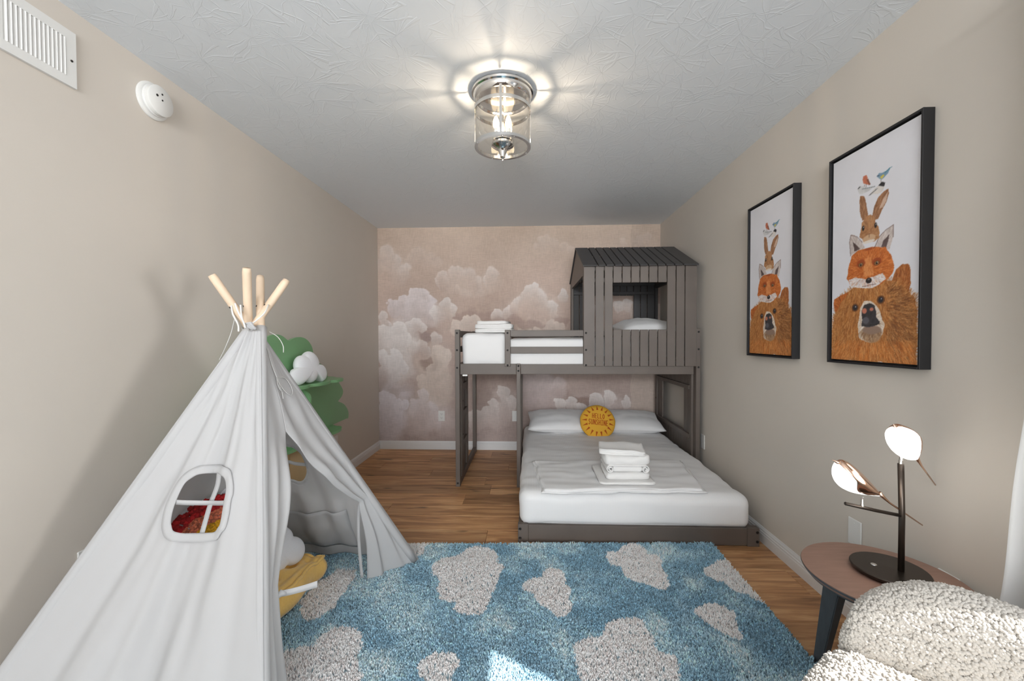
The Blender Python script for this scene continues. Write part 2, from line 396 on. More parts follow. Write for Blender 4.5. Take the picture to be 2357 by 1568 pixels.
# back wall: cloud mural wallpaper, colour per point of a fine grid
def mural():
    nx, nz = 474, 376
    xs = np.linspace(XL, XR, nx); zs = np.linspace(0, HC, nz)
    X, Zz = np.meshgrid(xs, zs)
    U = 871+(X-XL)*211.4; V = 521+(HC-Zz)*211.0      # mural units: 211 per metre
    H_, W_ = X.shape
    n1 = fbm(H_, W_, 6, 5, 1)-.5; n2 = fbm(H_, W_, 14, 4, 2)-.5; n3 = fbm(H_, W_, 4, 5, 3)-.5; n4 = fbm(H_, W_, 40, 3, 4)-.5
    top = np.array([185, 167, 152.]); mid = np.array([175, 155, 145.]); low = np.array([166, 151, 146.])
    g = np.clip((V-521)/500, 0, 1)[..., None]
    C = np.where(g < .45, top+(mid-top)*(g/.45), mid+(low-mid)*((g-.45)/.55))
    C = C+n3[..., None]*np.array([26, 26, 26.])+n1[..., None]*14
    def dark(u, v, ru, rv, amt, col=(150, 128, 120)):
        nonlocal C
        d = ((U+n1*60-u)/ru)**2+((V+n2*50-v)/rv)**2; a = (amt*sm(1, .25, d))[..., None]; C = C*(1-a)+np.array(col, float)*a
    def cloud(puffs, lit, shade, amount=.9, edge=.14, drop=55):
        """puffs (u, v, r): crisp ragged tops, dissolving downwards"""
        nonlocal C
        f = np.full(X.shape, -9.0); topv = np.full(X.shape, 1e9)
        Uw = U+n2*26+n4*9; Vw = V+n1*14+n2*22+n4*9
        for u, v, r in puffs:
            d = np.hypot(Uw-u, (Vw-v)*np.where(Vw > v, .55, 1.0)); f = np.maximum(f, 1-d/r)
            topv = np.minimum(topv, np.where(np.abs(Uw-u) < r*1.05, v-np.sqrt(np.clip(r*r-(Uw-u)**2, 0, None)), 1e9))
        m = sm(0, edge, f)
        dep = np.clip((Vw-topv)/drop, 0, 1)
        a = m*amount*(1-.62*dep)*(1+.5*n1)
        col = np.array(lit, float)*(1-dep[..., None])+np.array(shade, float)*dep[..., None]
        col = col+n2[..., None]*26+n4[..., None]*8
        a = np.clip(a, 0, 1)[..., None]; C = C*(1-a)+col*a
    def mass(u, v, ru, rv, amt, col):
        nonlocal C
        d = ((U+n1*90+n4*6-u)/ru)**2+((V+n2*60+n1*30-v)/rv)**2; a = (amt*sm(1.1, .3, d)*(1+.7*n2))[..., None]; C = C*(1-a)+np.array(col, float)*a
    mass(905, 800, 52, 90, .75, (208, 201, 198)); mass(900, 950, 60, 90, .7, (205, 198, 202)); mass(1000, 860, 60, 80, .65, (200, 186, 176)); mass(990, 960, 60, 60, .55, (200, 188, 186))
    mass(965, 715, 80, 38, .6, (203, 194, 194)); mass(1235, 715, 85, 55, .5, (200, 184, 174)); mass(1250, 890, 70, 45, .6, (200, 186, 184)); mass(1150, 940, 50, 50, .5, (196, 182, 178))
    mass(905, 600, 40, 45, .4, (196, 182, 172)); mass(1080, 650, 70, 35, .35, (198, 184, 174)); mass(1400, 950, 90, 40, .5, (200, 186, 182))
    BG = (180, 164, 156); WH = (213, 207, 204); LV = (212, 205, 207); BE = (205, 192, 183)
    cloud([(888, 571, 20), (904, 590, 18), (921, 621, 24), (938, 613, 15), (880, 600, 18)], WH, BG, .62, .3)
    cloud([(964, 577, 20), (986, 590, 22), (1008, 596, 15), (950, 590, 14)], BE, BG, .42, .5)
    cloud([(1026, 636, 17), (1056, 625, 19), (1080, 625, 19), (1100, 643, 17), (1143, 632, 17), (1128, 643, 11), (1012, 644, 9)], WH, BG, .66, .3, 34)
    cloud([(1075, 672, 13), (1105, 668, 15), (1113, 685, 10), (1060, 664, 9)], BE, BG, .45, .4, 30)
    cloud([(1274, 557, 15), (1255, 562, 13), (1300, 566, 14), (1238, 566, 8), (1318, 574, 10)], BE, BG, .5, .4, 30)
    dark(1120, 735, 90, 22, .55); dark(960, 760, 70, 30, .3); dark(1260, 640, 80, 60, .2, (176, 152, 140))
    cloud([(1223, 673, 19), (1207, 699, 22), (1242, 690, 27), (1179, 718, 17), (1153, 724, 15), (1271, 709, 20), (1297, 676, 12), (1238, 664, 11)], WH, (172, 150, 138), .85, .2, 62)
    dark(1200, 745, 90, 14, .5); dark(1300, 735, 30, 16, .5)
    cloud([(1271, 745, 15), (1293, 752, 14), (1204, 759, 9), (1242, 759, 9), (1225, 762, 8)], BE, BG, .85, .2, 60)
    cloud([(1405, 700, 14), (1432, 708, 12), (1450, 702, 13), (1380, 712, 12)], WH, BG, .8, .2, 60); cloud([(1440, 560, 10), (1470, 552, 13), (1490, 545, 12)], BE, BG, .5, .4, 30)
    cloud([(906, 697, 17), (930, 691, 19), (971, 680, 24), (952, 702, 28), (989, 695, 20)], LV, (184, 172, 170), .92, .14, 75)
    cloud([(1026, 692, 16), (1038, 710, 18), (1017, 722, 22), (1030, 735, 20)], WH, (186, 170, 160), .9, .15, 60)
    dark(975, 772, 26, 14, .75, (150, 132, 128))
    cloud([(1097, 738, 16), (1078, 743, 14), (1055, 752, 16), (1108, 745, 10)], BE, (190, 174, 164), .9, .14, 70)
    cloud([(880, 720, 12), (886, 745, 16), (962, 741, 13), (949, 750, 15), (975, 748, 9)], WH, (192, 182, 178), .9, .15, 50)
    cloud([(884, 762, 22), (921, 757, 22), (903, 765, 22), (940, 775, 14)], (218, 213, 210), (192, 182, 180), .95, .12, 80)
    cloud([(955, 795, 15), (975, 790, 12), (985, 803, 11), (1005, 775, 14)], WH, BG, .8, .2, 40)
    dark(985, 828, 24, 18, .85, (152, 132, 122))
    cloud([(914, 818, 16), (881, 814, 14), (900, 839, 25), (884, 860, 24), (925, 835, 12)], (217, 212, 211), (194, 186, 186), .95, .12, 90)
    cloud([(1012, 815, 22), (989, 843, 12), (1030, 820, 17), (999, 850, 24), (1012, 880, 34), (975, 870, 16)], BE, (192, 178, 168), .9, .14, 90)
    dark(915, 898, 40, 10, .4, (170, 156, 152))
    cloud([(892, 916, 18), (913, 923, 11), (896, 955, 34), (930, 926, 10)], (214, 208, 212), (188, 178, 180), .92, .1, 110)
    cloud([(975, 905, 14), (960, 935, 22), (990, 950, 28), (1015, 965, 16)], LV, (186, 174, 172), .7, .3, 90)
    dark(1108, 905, 24, 40, .5, (150, 132, 126)); dark(1350, 918, 44, 12, .75, (140, 118, 110)); dark(1300, 905, 36, 14, .4)
    cloud([(1135, 923, 13), (1119, 938, 14), (1146, 945, 26), (1164, 898, 13), (1175, 930, 24), (1105, 962, 24)], WH, (176, 160, 154), .8, .12, 90)
    cloud([(1220, 884, 26), (1255, 880, 28), (1290, 888, 22), (1240, 915, 40), (1275, 915, 20)], (206, 194, 192), (186, 170, 168), .75, .35, 80)
    cloud([(1297, 930, 13), (1319, 923, 13), (1376, 923, 19), (1411, 920, 16), (1446, 924, 11), (1340, 938, 15)], WH, (182, 166, 160), .9, .12, 60)
    # last strips at the right hand edge: a darker off-cut above, a plain strip below
    right = (U > 1455+1.5*np.sin(V/9)); up = right & (V < 700)
    C = np.where(up[..., None], C*.93+n2[..., None]*18, C)
    C = np.where((right & (V >= 700))[..., None], np.array([186, 170, 160.])+n1[..., None]*8, C)
    C = C+n4[..., None]*7
    lc = lin(np.clip(C, 0, 255))*1.12
    Vv = np.stack([X, np.full_like(X, YB), Zz], -1).reshape(-1, 3)
    m = mat('mural_wallpaper', (1, 1, 1, 1), .85, attr='Col')
    # woven linen emboss: two crossed fine wave patterns in the colour
    t = NT(m); b = t.n['Principled BSDF']; tc = t.add('ShaderNodeTexCoord'); prev = b.inputs['Base Color'].links[0].from_socket
    fac = None
    for scale in ((20, 1, 240), (240, 1, 20)):
        mp = t.add('ShaderNodeMapping'); mp.inputs['Scale'].default_value = scale; t.link(tc.outputs['Object'], mp.inputs[0])
        n = t.add('ShaderNodeTexNoise'); n.inputs['Scale'].default_value = 1; n.inputs['Detail'].default_value = 1; t.link(mp.outputs[0], n.inputs['Vector'])
        if fac is None: fac = n.outputs['Fac']
        else:
            ad = t.add('ShaderNodeMath', operation='ADD'); t.link(fac, ad.inputs[0]); t.link(n.outputs['Fac'], ad.inputs[1]); fac = ad.outputs[0]
    mr = t.add('ShaderNodeMapRange'); mr.inputs['From Min'].default_value = .7; mr.inputs['From Max'].default_value = 1.3; mr.inputs['To Min'].default_value = .91; mr.inputs['To Max'].default_value = 1.09
    t.link(fac, mr.inputs['Value']); sc = t.add('ShaderNodeVectorMath', operation='SCALE'); t.link(prev, sc.inputs[0]); t.link(mr.outputs[0], sc.inputs['Scale']); t.link(sc.outputs[0], b.inputs['Base Color'])
    return tag(np_mesh('wall_back', Vv, grid_faces(nx, nz), m, None, False, lc.reshape(-1, 3)), kind='structure')
wall_back = mural()
# solid core behind the paper
wb = wall_with_hole('wall_back_core', 'y', YB+.004, XL-.1, XR+.1, None, 1); wb.name = 'wall_rear'

def baseboard(name, a, b, nrm):
    """profiled skirting from a to b along a wall, nrm points into the room"""
    prof = [(0, 0), (.014, 0), (.014, .052), (.012, .056), (.012, .066), (.009, .069), (.009, .078), (.005, .086), (.003, .092), (0, .092)]
    a, b, nrm = Vector(a), Vector(b), Vector(nrm); V = []
    for q in (a, b):
        for d, h in prof: V.append(q+nrm*d+Vector((0, 0, h)))
    n = len(prof); F = [[i, (i+1) % n, n+(i+1) % n, n+i] for i in range(n)]+[list(range(n)), list(range(n, 2*n))[::-1]]
    return tag(pyd(name, V, F, M_trim), kind='structure')
baseboard('baseboard_left', (XL, YF, 0), (XL, YB, 0), (1, 0, 0))
baseboard('baseboard_right', (XR, YB, 0), (XR, YF, 0), (-1, 0, 0))
baseboard('baseboard_back', (XL, YB-.0005, 0), (XR, YB-.0005, 0), (0, -1, 0))

# floor: sub-floor slab and one object for every plank
fl_bm = bmesh.new(); box_bm(fl_bm, (XL-.1, YF-.1, -.06), (XR+.1, YB+.1, -.012))
floor = tag(bm_obj('floor', fl_bm, mat('subfloor', rgb(60, 46, 36), .9)), kind='structure')
pl_len = 1.22; rows = np.arange(-8, 12)
joints = {0: .95, 1: 1.30, 2: .2, -1: .55, 3: -.50, 4: -.32, 5: -.38, 6: -.9, 7: -.2, 8: -1.0, 9: -.4}
for r in rows:
    y0 = 2.415+.2*r; y1 = min(y0+.2, YB)
    if y1 <= max(y0, -1.0): continue
    x = joints.get(int(r), random.uniform(-1.2, .6)); cuts = [x+k*pl_len for k in range(-4, 5)]
    edges = [XL]+[c for c in cuts if XL+.05 < c < XR-.05]+[XR]
    for i in range(len(edges)-1):
        box('plank', (edges[i]+.0006, y0+.0006, -.012), (edges[i+1]-.0006, y1-.0006, 0), M_plank, floor, .0014)

# ------------------------------------------------------------------ wall fittings
def air_vent():
    t = thing('air_vent', 'white metal air vent with upright louvres high on the tan wall', 'vent', (XL, 1.345, 2.25))
    x0, x1 = XL+.001, XL+.012; y0, y1, z0, z1 = 1.215, 1.468, 2.152, 2.352; a, b, c, d = 1.255, 1.434, 2.184, 2.318
    bm = bmesh.new()
    for lo, hi in (((y0, z0), (y1, c)), ((y0, d), (y1, z1)), ((y0, c), (a, d)), ((b, c), (y1, d))):
        box_bm(bm, (x0, lo[0], lo[1]), (x1, hi[0], hi[1]))
    bm_obj('frame', bm, M_white_plastic, t)
    box('backing', (x0, a, c), (x0+.001, b, d), mat('duct_grey', rgb(120, 120, 120), .8), t, 0)
    for k in range(14):
        y = a+.006+k*.0128
        box('louvre', (x0+.0025, y-.0008, c), (x0+.0145, y+.0008, d), M_white_plastic, t, 0, Matrix.Rotation(math.radians(48), 3, 'Z'))
    lathe('screw', [(.0045, 0), (.004, .002), (0, .0022)], (x1, 1.452, 2.245), M_dark, t, 10, (1, 0, 0))
air_vent()

def smoke_alarm():
    c = (XL, 1.785, 2.288); t = thing('smoke_alarm', 'round white smoke alarm with three small holes beside the air vent', 'smoke alarm', c)
    lathe('base', [(.078, 0.001), (.078, .008), (.072, .012), (.066, .013)], c, M_white_plastic, t, 48, (1, 0, 0))
    lathe('cover', [(.063, .013), (.0655, .016), (.0655, .020), (.062, .023), (.0635, .026), (.0635, .042), (.060, .045), (0, .046)], c, M_white_plastic, t, 48, (1, 0, 0))
    for dy, dz, r in ((-.022, .014, .0055), (.003, .03, .004), (.003, .004, .004)):
        lathe('hole', [(r, .0455), (r, .0468), (0, .0468)], (c[0], c[1]+dy, c[2]+dz), M_dark, t, 12, (1, 0, 0))
smoke_alarm()

def plate(label, cat, name, wall, a, z, duplex=False, blank=True):
    """a wall plate 7 x 11.5 cm; wall 'left' / 'right' / 'back', a = position along it"""
    base = {'left': Vector((XL, a, z)), 'right': Vector((XR, a, z)), 'back': Vector((a, YB, z))}[wall]
    n = {'left': Vector((1, 0, 0)), 'right': Vector((-1, 0, 0)), 'back': Vector((0, -1, 0))}[wall]
    s = {'left': Vector((0, 1, 0)), 'right': Vector((0, -1, 0)), 'back': Vector((1, 0, 0))}[wall]
    t = thing(name, label, cat, base)
    def bx(nm, u0, u1, v0, v1, w0, w1, m, bev=.0015):
        P = base+s*u0+n*w0+Vector((0, 0, v0)); Q = base+s*u1+n*w1+Vector((0, 0, v1))
        lo = [min(P[i], Q[i]) for i in range(3)]; hi = [max(P[i], Q[i]) for i in range(3)]
        return box(nm, lo, hi, m, t, bev)
    bx('cover_plate', -.036, .036, -.0575, .0575, .0008, .0065, M_white_plastic, .003)
    if duplex:
        for dz in (-.021, .021):
            bx('socket', -.017, .017, dz-.015, dz+.015, .0065, .009, M_white_plastic, .002)
            bx('slot', -.008, -.006, dz-.002, dz+.007, .009, .0094, M_dark, 0); bx('slot', .006, .008, dz-.002, dz+.007, .009, .0094, M_dark, 0)
            lathe('slot', [(.0025, 0), (.0025, .0004)], base+n*.009+Vector((0, 0, dz-.008)), M_dark, t, 8, n)
    else:
        for dz in (-.04, .04):
            lathe('screw', [(.003, 0), (.002, .001), (0, .001)], base+n*.0065+Vector((0, 0, dz)), M_white_plastic, t, 8, n)
plate('white duplex power outlet on the cloud wallpaper left of the bunk post', 'outlet', 'power_outlet', 'back', -.972, .370, True)
plate('white blank wall plate on the wallpaper half hidden behind the middle bunk post', 'wall plate', 'wall_plate', 'back', -.158, .372)
plate('white blank wall plate on the tan wall above the round side table', 'wall plate', 'wall_plate', 'right', 1.823, .390)
plate('white wall plate low on the wall just above the armchair back', 'wall plate', 'wall_plate', 'right', 1.425, .385)
plate('thin white wall plate seen edge-on beside the bunk end post', 'wall plate', 'wall_plate', 'right', 3.388, .388)
plate('white wall plate beside the wooden trunk of the green tree shelf', 'wall plate', 'wall_plate', 'left', 3.468, .335)
plate('white wall plate peeping out past the tent edge on the left wall', 'wall plate', 'wall_plate', 'left', 1.474, .390)

# ------------------------------------------------------------------ ceiling light
def ceiling_light():
    cx, cy = -.130, 2.045
    t = thing('ceiling_light', 'chrome drum ceiling light with clear glass and lit candle bulbs', 'ceiling light', (cx, cy, HC))
    c = (cx, cy, 0)
    lathe('canopy', [(.02, 2.439), (.148, 2.439), (.152, 2.432), (.150, 2.424), (.143, 2.419), (.142, 2.412), (.136, 2.398), (.130, 2.392), (.124, 2.392), (.118, 2.40), (.03, 2.405), (.0, 2.405)], c, M_chrome, t, 64)
    def ring(nm, r0, r1, z0, z1): return lathe(nm, [(r0, z0), (r1, z0), (r1, z1), (r0, z1), (r0, z0)], c, M_chrome, t, 64, cap=False)
    ring('upper_band', .1345, .1375, 2.338, 2.354)
    rg = ring('lower_band', .122, .1375, 2.166, 2.180)
    for a in (-90, 0, 90, 180):
        x, y = cx+.1368*math.cos(math.radians(a)), cy+.1368*math.sin(math.radians(a))
        bar('strap', (x, y, 2.178), (x, y, 2.395), .012 if a % 180 == 90 else .003, .003 if a % 180 == 90 else .012, M_chrome, t, (0, 1, 0), .0005)
        x2, y2 = cx+.130*math.cos(math.radians(a+28)), cy+.130*math.sin(math.radians(a+28))
        lathe('screw', [(.004, 0), (.003, -.002), (0, -.0025)], (x2, y2, 2.166), M_chrome, t, 8)
    lathe('glass_shade', [(.1325, 2.182), (.1325, 2.392)], c, M_glass, t, 64, cap=False)
    lathe('glass_bottom', [(.1225, 2.172), (0, 2.172)], c, M_glass, t, 64, cap=False)
    lathe('stem', [(.006, 2.19), (.006, 2.40)], c, M_chrome, t, 12)
    lathe('finial', [(.0, 2.100), (.0045, 2.102), (.006, 2.107), (.004, 2.112), (.007, 2.117), (.014, 2.120), (.014, 2.124), (.016, 2.130), (.019, 2.145), (.027, 2.160), (.045, 2.168), (.055, 2.175), (.056, 2.182), (.052, 2.188), (.0, 2.190)], c, M_chrome, t, 32)
    lathe('bulb_plate', [(.0, 2.196), (.05, 2.196), (.05, 2.203), (.0, 2.203)], c, M_chrome, t, 32)
    for k in range(4):
        a = math.radians(45+90*k); x, y = cx+.042*math.cos(a), cy+.042*math.sin(a)
        sk = lathe('socket', [(.011, 2.203), (.011, 2.245)], (x, y, 0), M_white_plastic, t, 16)
        lathe('bulb', [(.008, 2.245), (.013, 2.255), (.0155, 2.268), (.0135, 2.285), (.007, 2.302), (.0, 2.31)], (x, y, 0), M_bulb, t, 16)
    light('ceiling_bulb_glow', 'POINT', (cx, cy, 2.245), 12, (1, .82, .62), shadow_soft_size=.02)
ceiling_light()

# ------------------------------------------------------------------ bunk bed with play house
YFr, YBk = 3.370, 4.450
def bolt(x, y, z, axis, parent): return lathe('bolt', [(.0085, 0), (.0085, .002), (.0055, .0028), (.0035, .0015), (0, .0015)], (x, y, z), M_bolt, parent, 12, axis)
def bunk_bed():
    t = thing('bunk_bed', 'grey-brown wooden house bunk bed with charcoal plank roof', 'bunk bed', (.37, 3.9, 0))
    B = M_bunk
    def bd(n, x0, x1, y0, y1, z0, z1, m=B, bev=.002, par=None): return box(n, (x0, y0, z0), (x1, y1, z1), m, par or t, bev)
    # left end frame with ladder
    fp = bd('corner_post', -.613, -.577, YFr, YFr+.057, 0, 1.300); bp = bd('corner_post', -.613, -.577, YBk-.057, YBk, 0, 1.300)
    for z in (1.271, 1.131, .986, .03): bolt(-.596, YFr, z, (0, -1, 0), fp)
    bd('floor_rail', -.611, -.579, YFr+.057, YBk-.057, 0, .057)
    bd('end_rail', -.607, -.583, YFr+.057, YBk-.057, 1.235, 1.292); bd('end_rail', -.607, -.583, YFr+.057, YBk-.057, 1.11, 1.16)
    bd('end_beam', -.611, -.579, YFr+.057, YBk-.057, .93, 1.015)
    st1 = bd('ladder_stile', -.612, -.576, 3.47, 3.565, .057, .93); bd('ladder_stile', -.612, -.590, 3.84, 3.93, .057, .93)
    for z in (.30, .56, .80): bd('ladder_rung', -.608, -.584, 3.565, 3.84, z-.03, z+.03)
    bd('ladder_panel', -.612, -.604, 3.565, 3.84, .057, .93)
    for z in (.69, .40): bolt(-.576, 3.53, z, (1, 0, 0), st1)
    # guard rails
    rp = bd('guard_post', -.202, -.157, YFr-.012, YFr+.012, .997, 1.297)
    for z in (1.27, 1.13, 1.007): bolt(-.180, YFr-.012, z, (0, -1, 0), rp)
    bd('guard_rail', -.157, .437, YFr+.003, YFr+.024, 1.241, 1.292); bd('guard_rail', -.157, .437, YFr+.003, YFr+.024, 1.103, 1.157)
    bd('back_guard_rail', -.577, .455, YBk-.035, YBk-.012, 1.235, 1.292); bd('back_guard_rail', -.577, .455, YBk-.035, YBk-.012, 1.10, 1.157)
    # long beams and slats
    bd('front_beam', -.573, -.110, YFr+.012, YFr+.038, .930, 1.017); bd('front_beam', -.074, 1.320, YFr+.012, YFr+.038, .932, 1.014)
    bd('back_beam', -.577, 1.334, YBk-.038, YBk-.012, .93, 1.015)
    for k in range(12):
        x = -.50+k*.155; bd('bed_slat', x, x+.06, YFr+.038, YBk-.038, .955, .972)
    # middle leg frame
    mp = bd('middle_post', -.108, -.076, YFr, YFr+.045, 0, 1.018); bd('middle_post', -.106, -.076, YBk-.06, YBk-.015, 0, .93)
    for z in (1.001, .961): bolt(-.092, YFr, z, (0, -1, 0), mp)
    for y in (3.62, 4.05): bd('middle_slat', -.104, -.082, y, y+.09, .057, .90)
    for z in (.0, .88): bd('middle_rail', -.106, -.078, YFr+.045, YBk-.06, z, z+.05)
    # right end frame
    for y0, y1 in ((YFr, YFr+.057), (YBk-.057, YBk)):
        p = bd('corner_post', 1.334, 1.367, y0, y1, 0, 1.302)
        if y0 < 4:
            for z in (1.274, 1.135, .990): bolt(1.352, y0, z, (0, -1, 0), p)
    bd('end_stile', 1.318, 1.348, 3.427, 3.470, .05, .94); bs = bd('end_stile', 1.318, 1.348, 4.345, 4.393, .05, .94)
    bolt(1.318, 4.37, .60, (-1, 0, 0), bs)
    for z0, z1 in ((.800, .835), (.395, .430), (.05, .10)): bd('end_crossbar', 1.314, 1.346, 3.470, 4.345, z0, z1)
    ys = np.linspace(3.472, 4.343, 13)
    for i in range(12):
        a, b = ys[i]+.002, ys[i+1]-.002
        bd('end_board', 1.328, 1.342, a, b, .835, .94, B, .0015); bd('end_board', 1.328, 1.342, a, b, .10, .395, B, .0015)
        if i < 2 or i > 9: bd('end_board', 1.328, 1.342, a, b, .430, .800, B, .0015)
    # lower bed frame
    fr = bd('lower_corner', -.073, -.011, 2.460, 2.50, 0, .110); fr2 = bd('lower_corner', 1.276, 1.345, 2.460, 2.50, 0, .110)
    for z in (.085, .03): bolt(-.060, 2.46, z, (0, -1, 0), fr); bolt(1.332, 2.46, z, (0, -1, 0), fr2)
    bd('lower_front_rail', -.011, 1.276, 2.463, 2.489, .004, .107)
    bd('lower_side_rail', -.070, -.046, 2.50, 4.44, .01, .105); bd('lower_side_rail', 1.290, 1.313, 2.50, 4.44, .01, .105)
    bd('lower_back_rail', -.046, 1.290, 4.415, 4.44, .01, .105)
    for k in range(10):
        y = 2.60+k*.19; bd('bed_slat', -.046, 1.290, y, y+.07, .045, .062)
    # play house: front and back boards
    ex = [(.437, .5265), (.531, .599), (.604, .6695), (.6735, .7405), (.7445, .8115), (.8155, .8825), (.8865, .9535), (.9575, 1.0245), (1.0285, 1.0965), (1.1005, 1.1680), (1.1720, 1.2385), (1.2425, 1.3340)]
    hb = None
    for i, (x0, x1) in enumerate(ex):
        x0 += .0012*(i > 0); x1 -= .0012*(i < 11)
        for front in (True, False):
            y0, y1 = (YFr-.008, YFr+.008) if front else (4.425, 4.440)
            mm = B if front else M_roof_and_shade  # shade inside the house is put into the back boards' colour
            if i < 3 or i > 8:
                o = bd('house_board', x0, x1, y0, y1, .998, 1.808, mm)
                if i == 0 and front: hb = o
            else:
                bd('house_board', x0, x1, y0, y1, .998, 1.294, mm); bd('house_board', x0, x1, y0, y1, 1.672, 1.806, mm)
    for z in (1.268, 1.131, 1.008): bolt(.455, YFr-.008, z, (0, -1, 0), hb)
    for front in (True, False):
        y0, y1, mm = (YFr+.008, YFr+.026, B) if front else (4.407, 4.425, M_roof_and_shade)  # back battens get the same darker colour in place of shade
        for z0, z1 in ((1.04, 1.075), (1.245, 1.28), (1.680, 1.712), (1.772, 1.804)): bd('house_batten', .45, 1.32, y0, y1, z0, z1, mm)
    for x0, x1 in ((.437, .462), (1.309, 1.334)):
        bd('house_post', x0, x1, 4.365, 4.407, .998, 1.78, B if x0 < 1 else M_roof_and_shade)
        bd('house_post', x0, x1, YFr+.026, YFr+.06, .998, 1.78)
    # gables: narrow upright boards under the roof line
    yr, zr, ze = 3.905, 2.050, 1.800
    for x0 in (.440, 1.318):
        yy = np.linspace(YFr-.004, 4.436, 13)
        for i in range(12):
            a, b = yy[i]+.001, yy[i+1]-.001
            zt = [ze+(zr-ze)*(1-abs(y-yr)/(yr-YFr)) for y in (a, b)]
            zt = [max(z, ze-.002) for z in zt]
            mid = [(yr, zr)] if a < yr < b else []
            pts = [(a, 1.742), (b, 1.742), (b, zt[1])]+mid+[(a, zt[0])]
            prism('gable_board', pts, lambda u, v, w, x0=x0: (x0+w, u, v), .014, B, t)
        bd('gable_rail', x0+.012 if x0 < 1 else x0-.014, x0+.028 if x0 < 1 else x0+.002, YFr+.03, 4.40, 1.742, 1.772, M_roof_and_shade)
    # roof boards
    rx = [.428, .547, .611, .678, .744, .809, .874, .943, 1.014, 1.079, 1.148, 1.216, 1.338]
    for i in range(12):
        a, b = rx[i]+(.0045 if i else 0), rx[i+1]-(.0045 if i < 11 else 0)
        for sgn in (-1, 1):
            ye = YFr-.036 if sgn < 0 else 4.468; zz = 1.8055
            bar('roof_board', ((a+b)/2, ye, zz), ((a+b)/2, yr, 2.064), b-a, .013, M_roof_and_shade, t, (0, 0, 1), .0015)
    box('rail_tag', (-.555, YFr+.02, .915), (-.515, YFr+.022, .934), M_white_plastic, t, 0)
bunk_bed()

# ------------------------------------------------------------------ soft furnishing helpers
def soft_box(name, lo, hi, m, parent=None, r=.05, nu=60, nv=60, amp=.006, freq=6, seed=0.0, crown=.0, label=None, cat=None, extra=None, nz=10):
    """rounded cloth block (mattress, folded towel): a cube sphere-ish grid pushed to a rounded box with wrinkles"""
    lo, hi = np.array(lo, float), np.array(hi, float); c = (lo+hi)/2; h = (hi-lo)/2; r = min(r, h.min()*.98)
    bm = bmesh.new()
    bmesh.ops.create_cube(bm, size=2.0)
    def ticks(n): return np.linspace(-1, 1, n+1)
    bm.free()
    V = []; F = []; idx = {}
    N = (nu, nv, nz)
    def vid(i, j, k):
        key = (i, j, k)
        if key not in idx:
            q = np.array([-1+2*i/N[0], -1+2*j/N[1], -1+2*k/N[2]])
            # ease the sampling towards the edges so that the rounding gets points
            q = np.sign(q)*(1-(1-np.abs(q))**1.35)
            p_ = q*h; core = np.clip(p_, -(h-r), h-r); d = p_-core; L = np.linalg.norm(d)
            if L > 1e-9: p_ = core+d/L*r
            idx[key] = len(V); V.append(p_)
        return idx[key]
    for a, b, cc in ((0, 1, 2), (1, 2, 0), (2, 0, 1)):
        for side in (0, 1):
            for i in range(N[a]):
                for j in range(N[b]):
                    def g(ii, jj):
                        t3 = [0, 0, 0]; t3[a] = ii; t3[b] = jj; t3[cc] = N[cc]*side; return vid(*t3)
                    f = [g(i, j), g(i+1, j), g(i+1, j+1), g(i, j+1)]
                    F.append(f if side else f[::-1])
    V = np.array(V)
    nrm = V/np.maximum(np.abs(V).max(1, keepdims=True), 1e-6)
    out = []
    for v in V:
        w = v+c; n = wob(w[0], w[1], w[2]+seed, freq); n2 = wob(w[0]+9, w[1]*1.7, w[2]+seed, freq*2.4)
        d = v/np.maximum(h, 1e-6); top = 1.0 if d[2] > .3 else .5
        off = np.array([np.sign(d[0])*(abs(d[0]) > .9), np.sign(d[1])*(abs(d[1]) > .9), np.sign(d[2])*(abs(d[2]) > .6)], float)
        w = w+off*amp*(n+.5*n2)*top
        w[2] += crown*max(0, d[2])*(1-d[0]**2)*(1-d[1]**2)
        if extra: w = extra(w, d)
        out.append(w)
    o = np_mesh(name, np.array(out), np.array(F), m, parent, True)
    if label: tag(o, label, cat)
    return o

def pillow(name, w, h, th, m, n=40, parent=None, wr=.006, seed=0):
    """stuffed rectangular pillow in its own x-y plane, thickness along z; returns object at origin"""
    us = np.linspace(-1, 1, n+1); V = []
    for side in (1, -1):
        for v in us:
            for u in us:
                e = ((1-u**2)*(1-v**2)); z = th/2*max(e, 0)**.45*side
                k = 1-.07*(1-abs(u))*(abs(v)**2) ; k2 = 1-.07*(1-abs(v))*(abs(u)**2)
                x = u*w/2*k2; y = v*h/2*k
                z += wr*wob(x, y, seed+side, 12)*(e**.3 if e > 0 else 0)
                V.append((x, y, z))
    f = grid_faces(n+1, n+1); F = np.vstack([f, (f+(n+1)**2)[:, ::-1]])
    o = np_mesh(name, np.array(V), F, m, parent, True)
    return o

def puff(name, outline, th, m, parent=None, rings=14, power=.5, n_sub=3):
    """inflated plush of a closed star-shaped 2D outline (x, y), thickness along z"""
    O = smooth_closed(outline, n_sub); n = len(O); V = []; F = []
    for side in (1, -1):
        base = len(V)
        for k in range(rings):
            rho = 1-(k/rings)**1.6
            for q in O: V.append((q[0]*rho, q[1]*rho, side*th/2*(1-rho**2.6)**power))
        V.append((0, 0, side*th/2))
        for k in range(rings-1):
            for i in range(n):
                f = [base+k*n+i, base+k*n+(i+1) % n, base+(k+1)*n+(i+1) % n, base+(k+1)*n+i]; F.append(f if side > 0 else f[::-1])
        for i in range(n):
            f = [base+(rings-1)*n+i, base+(rings-1)*n+(i+1) % n, len(V)-1]; F.append(f if side > 0 else f[::-1])
    return pyd(name, V, F, m, parent, True)

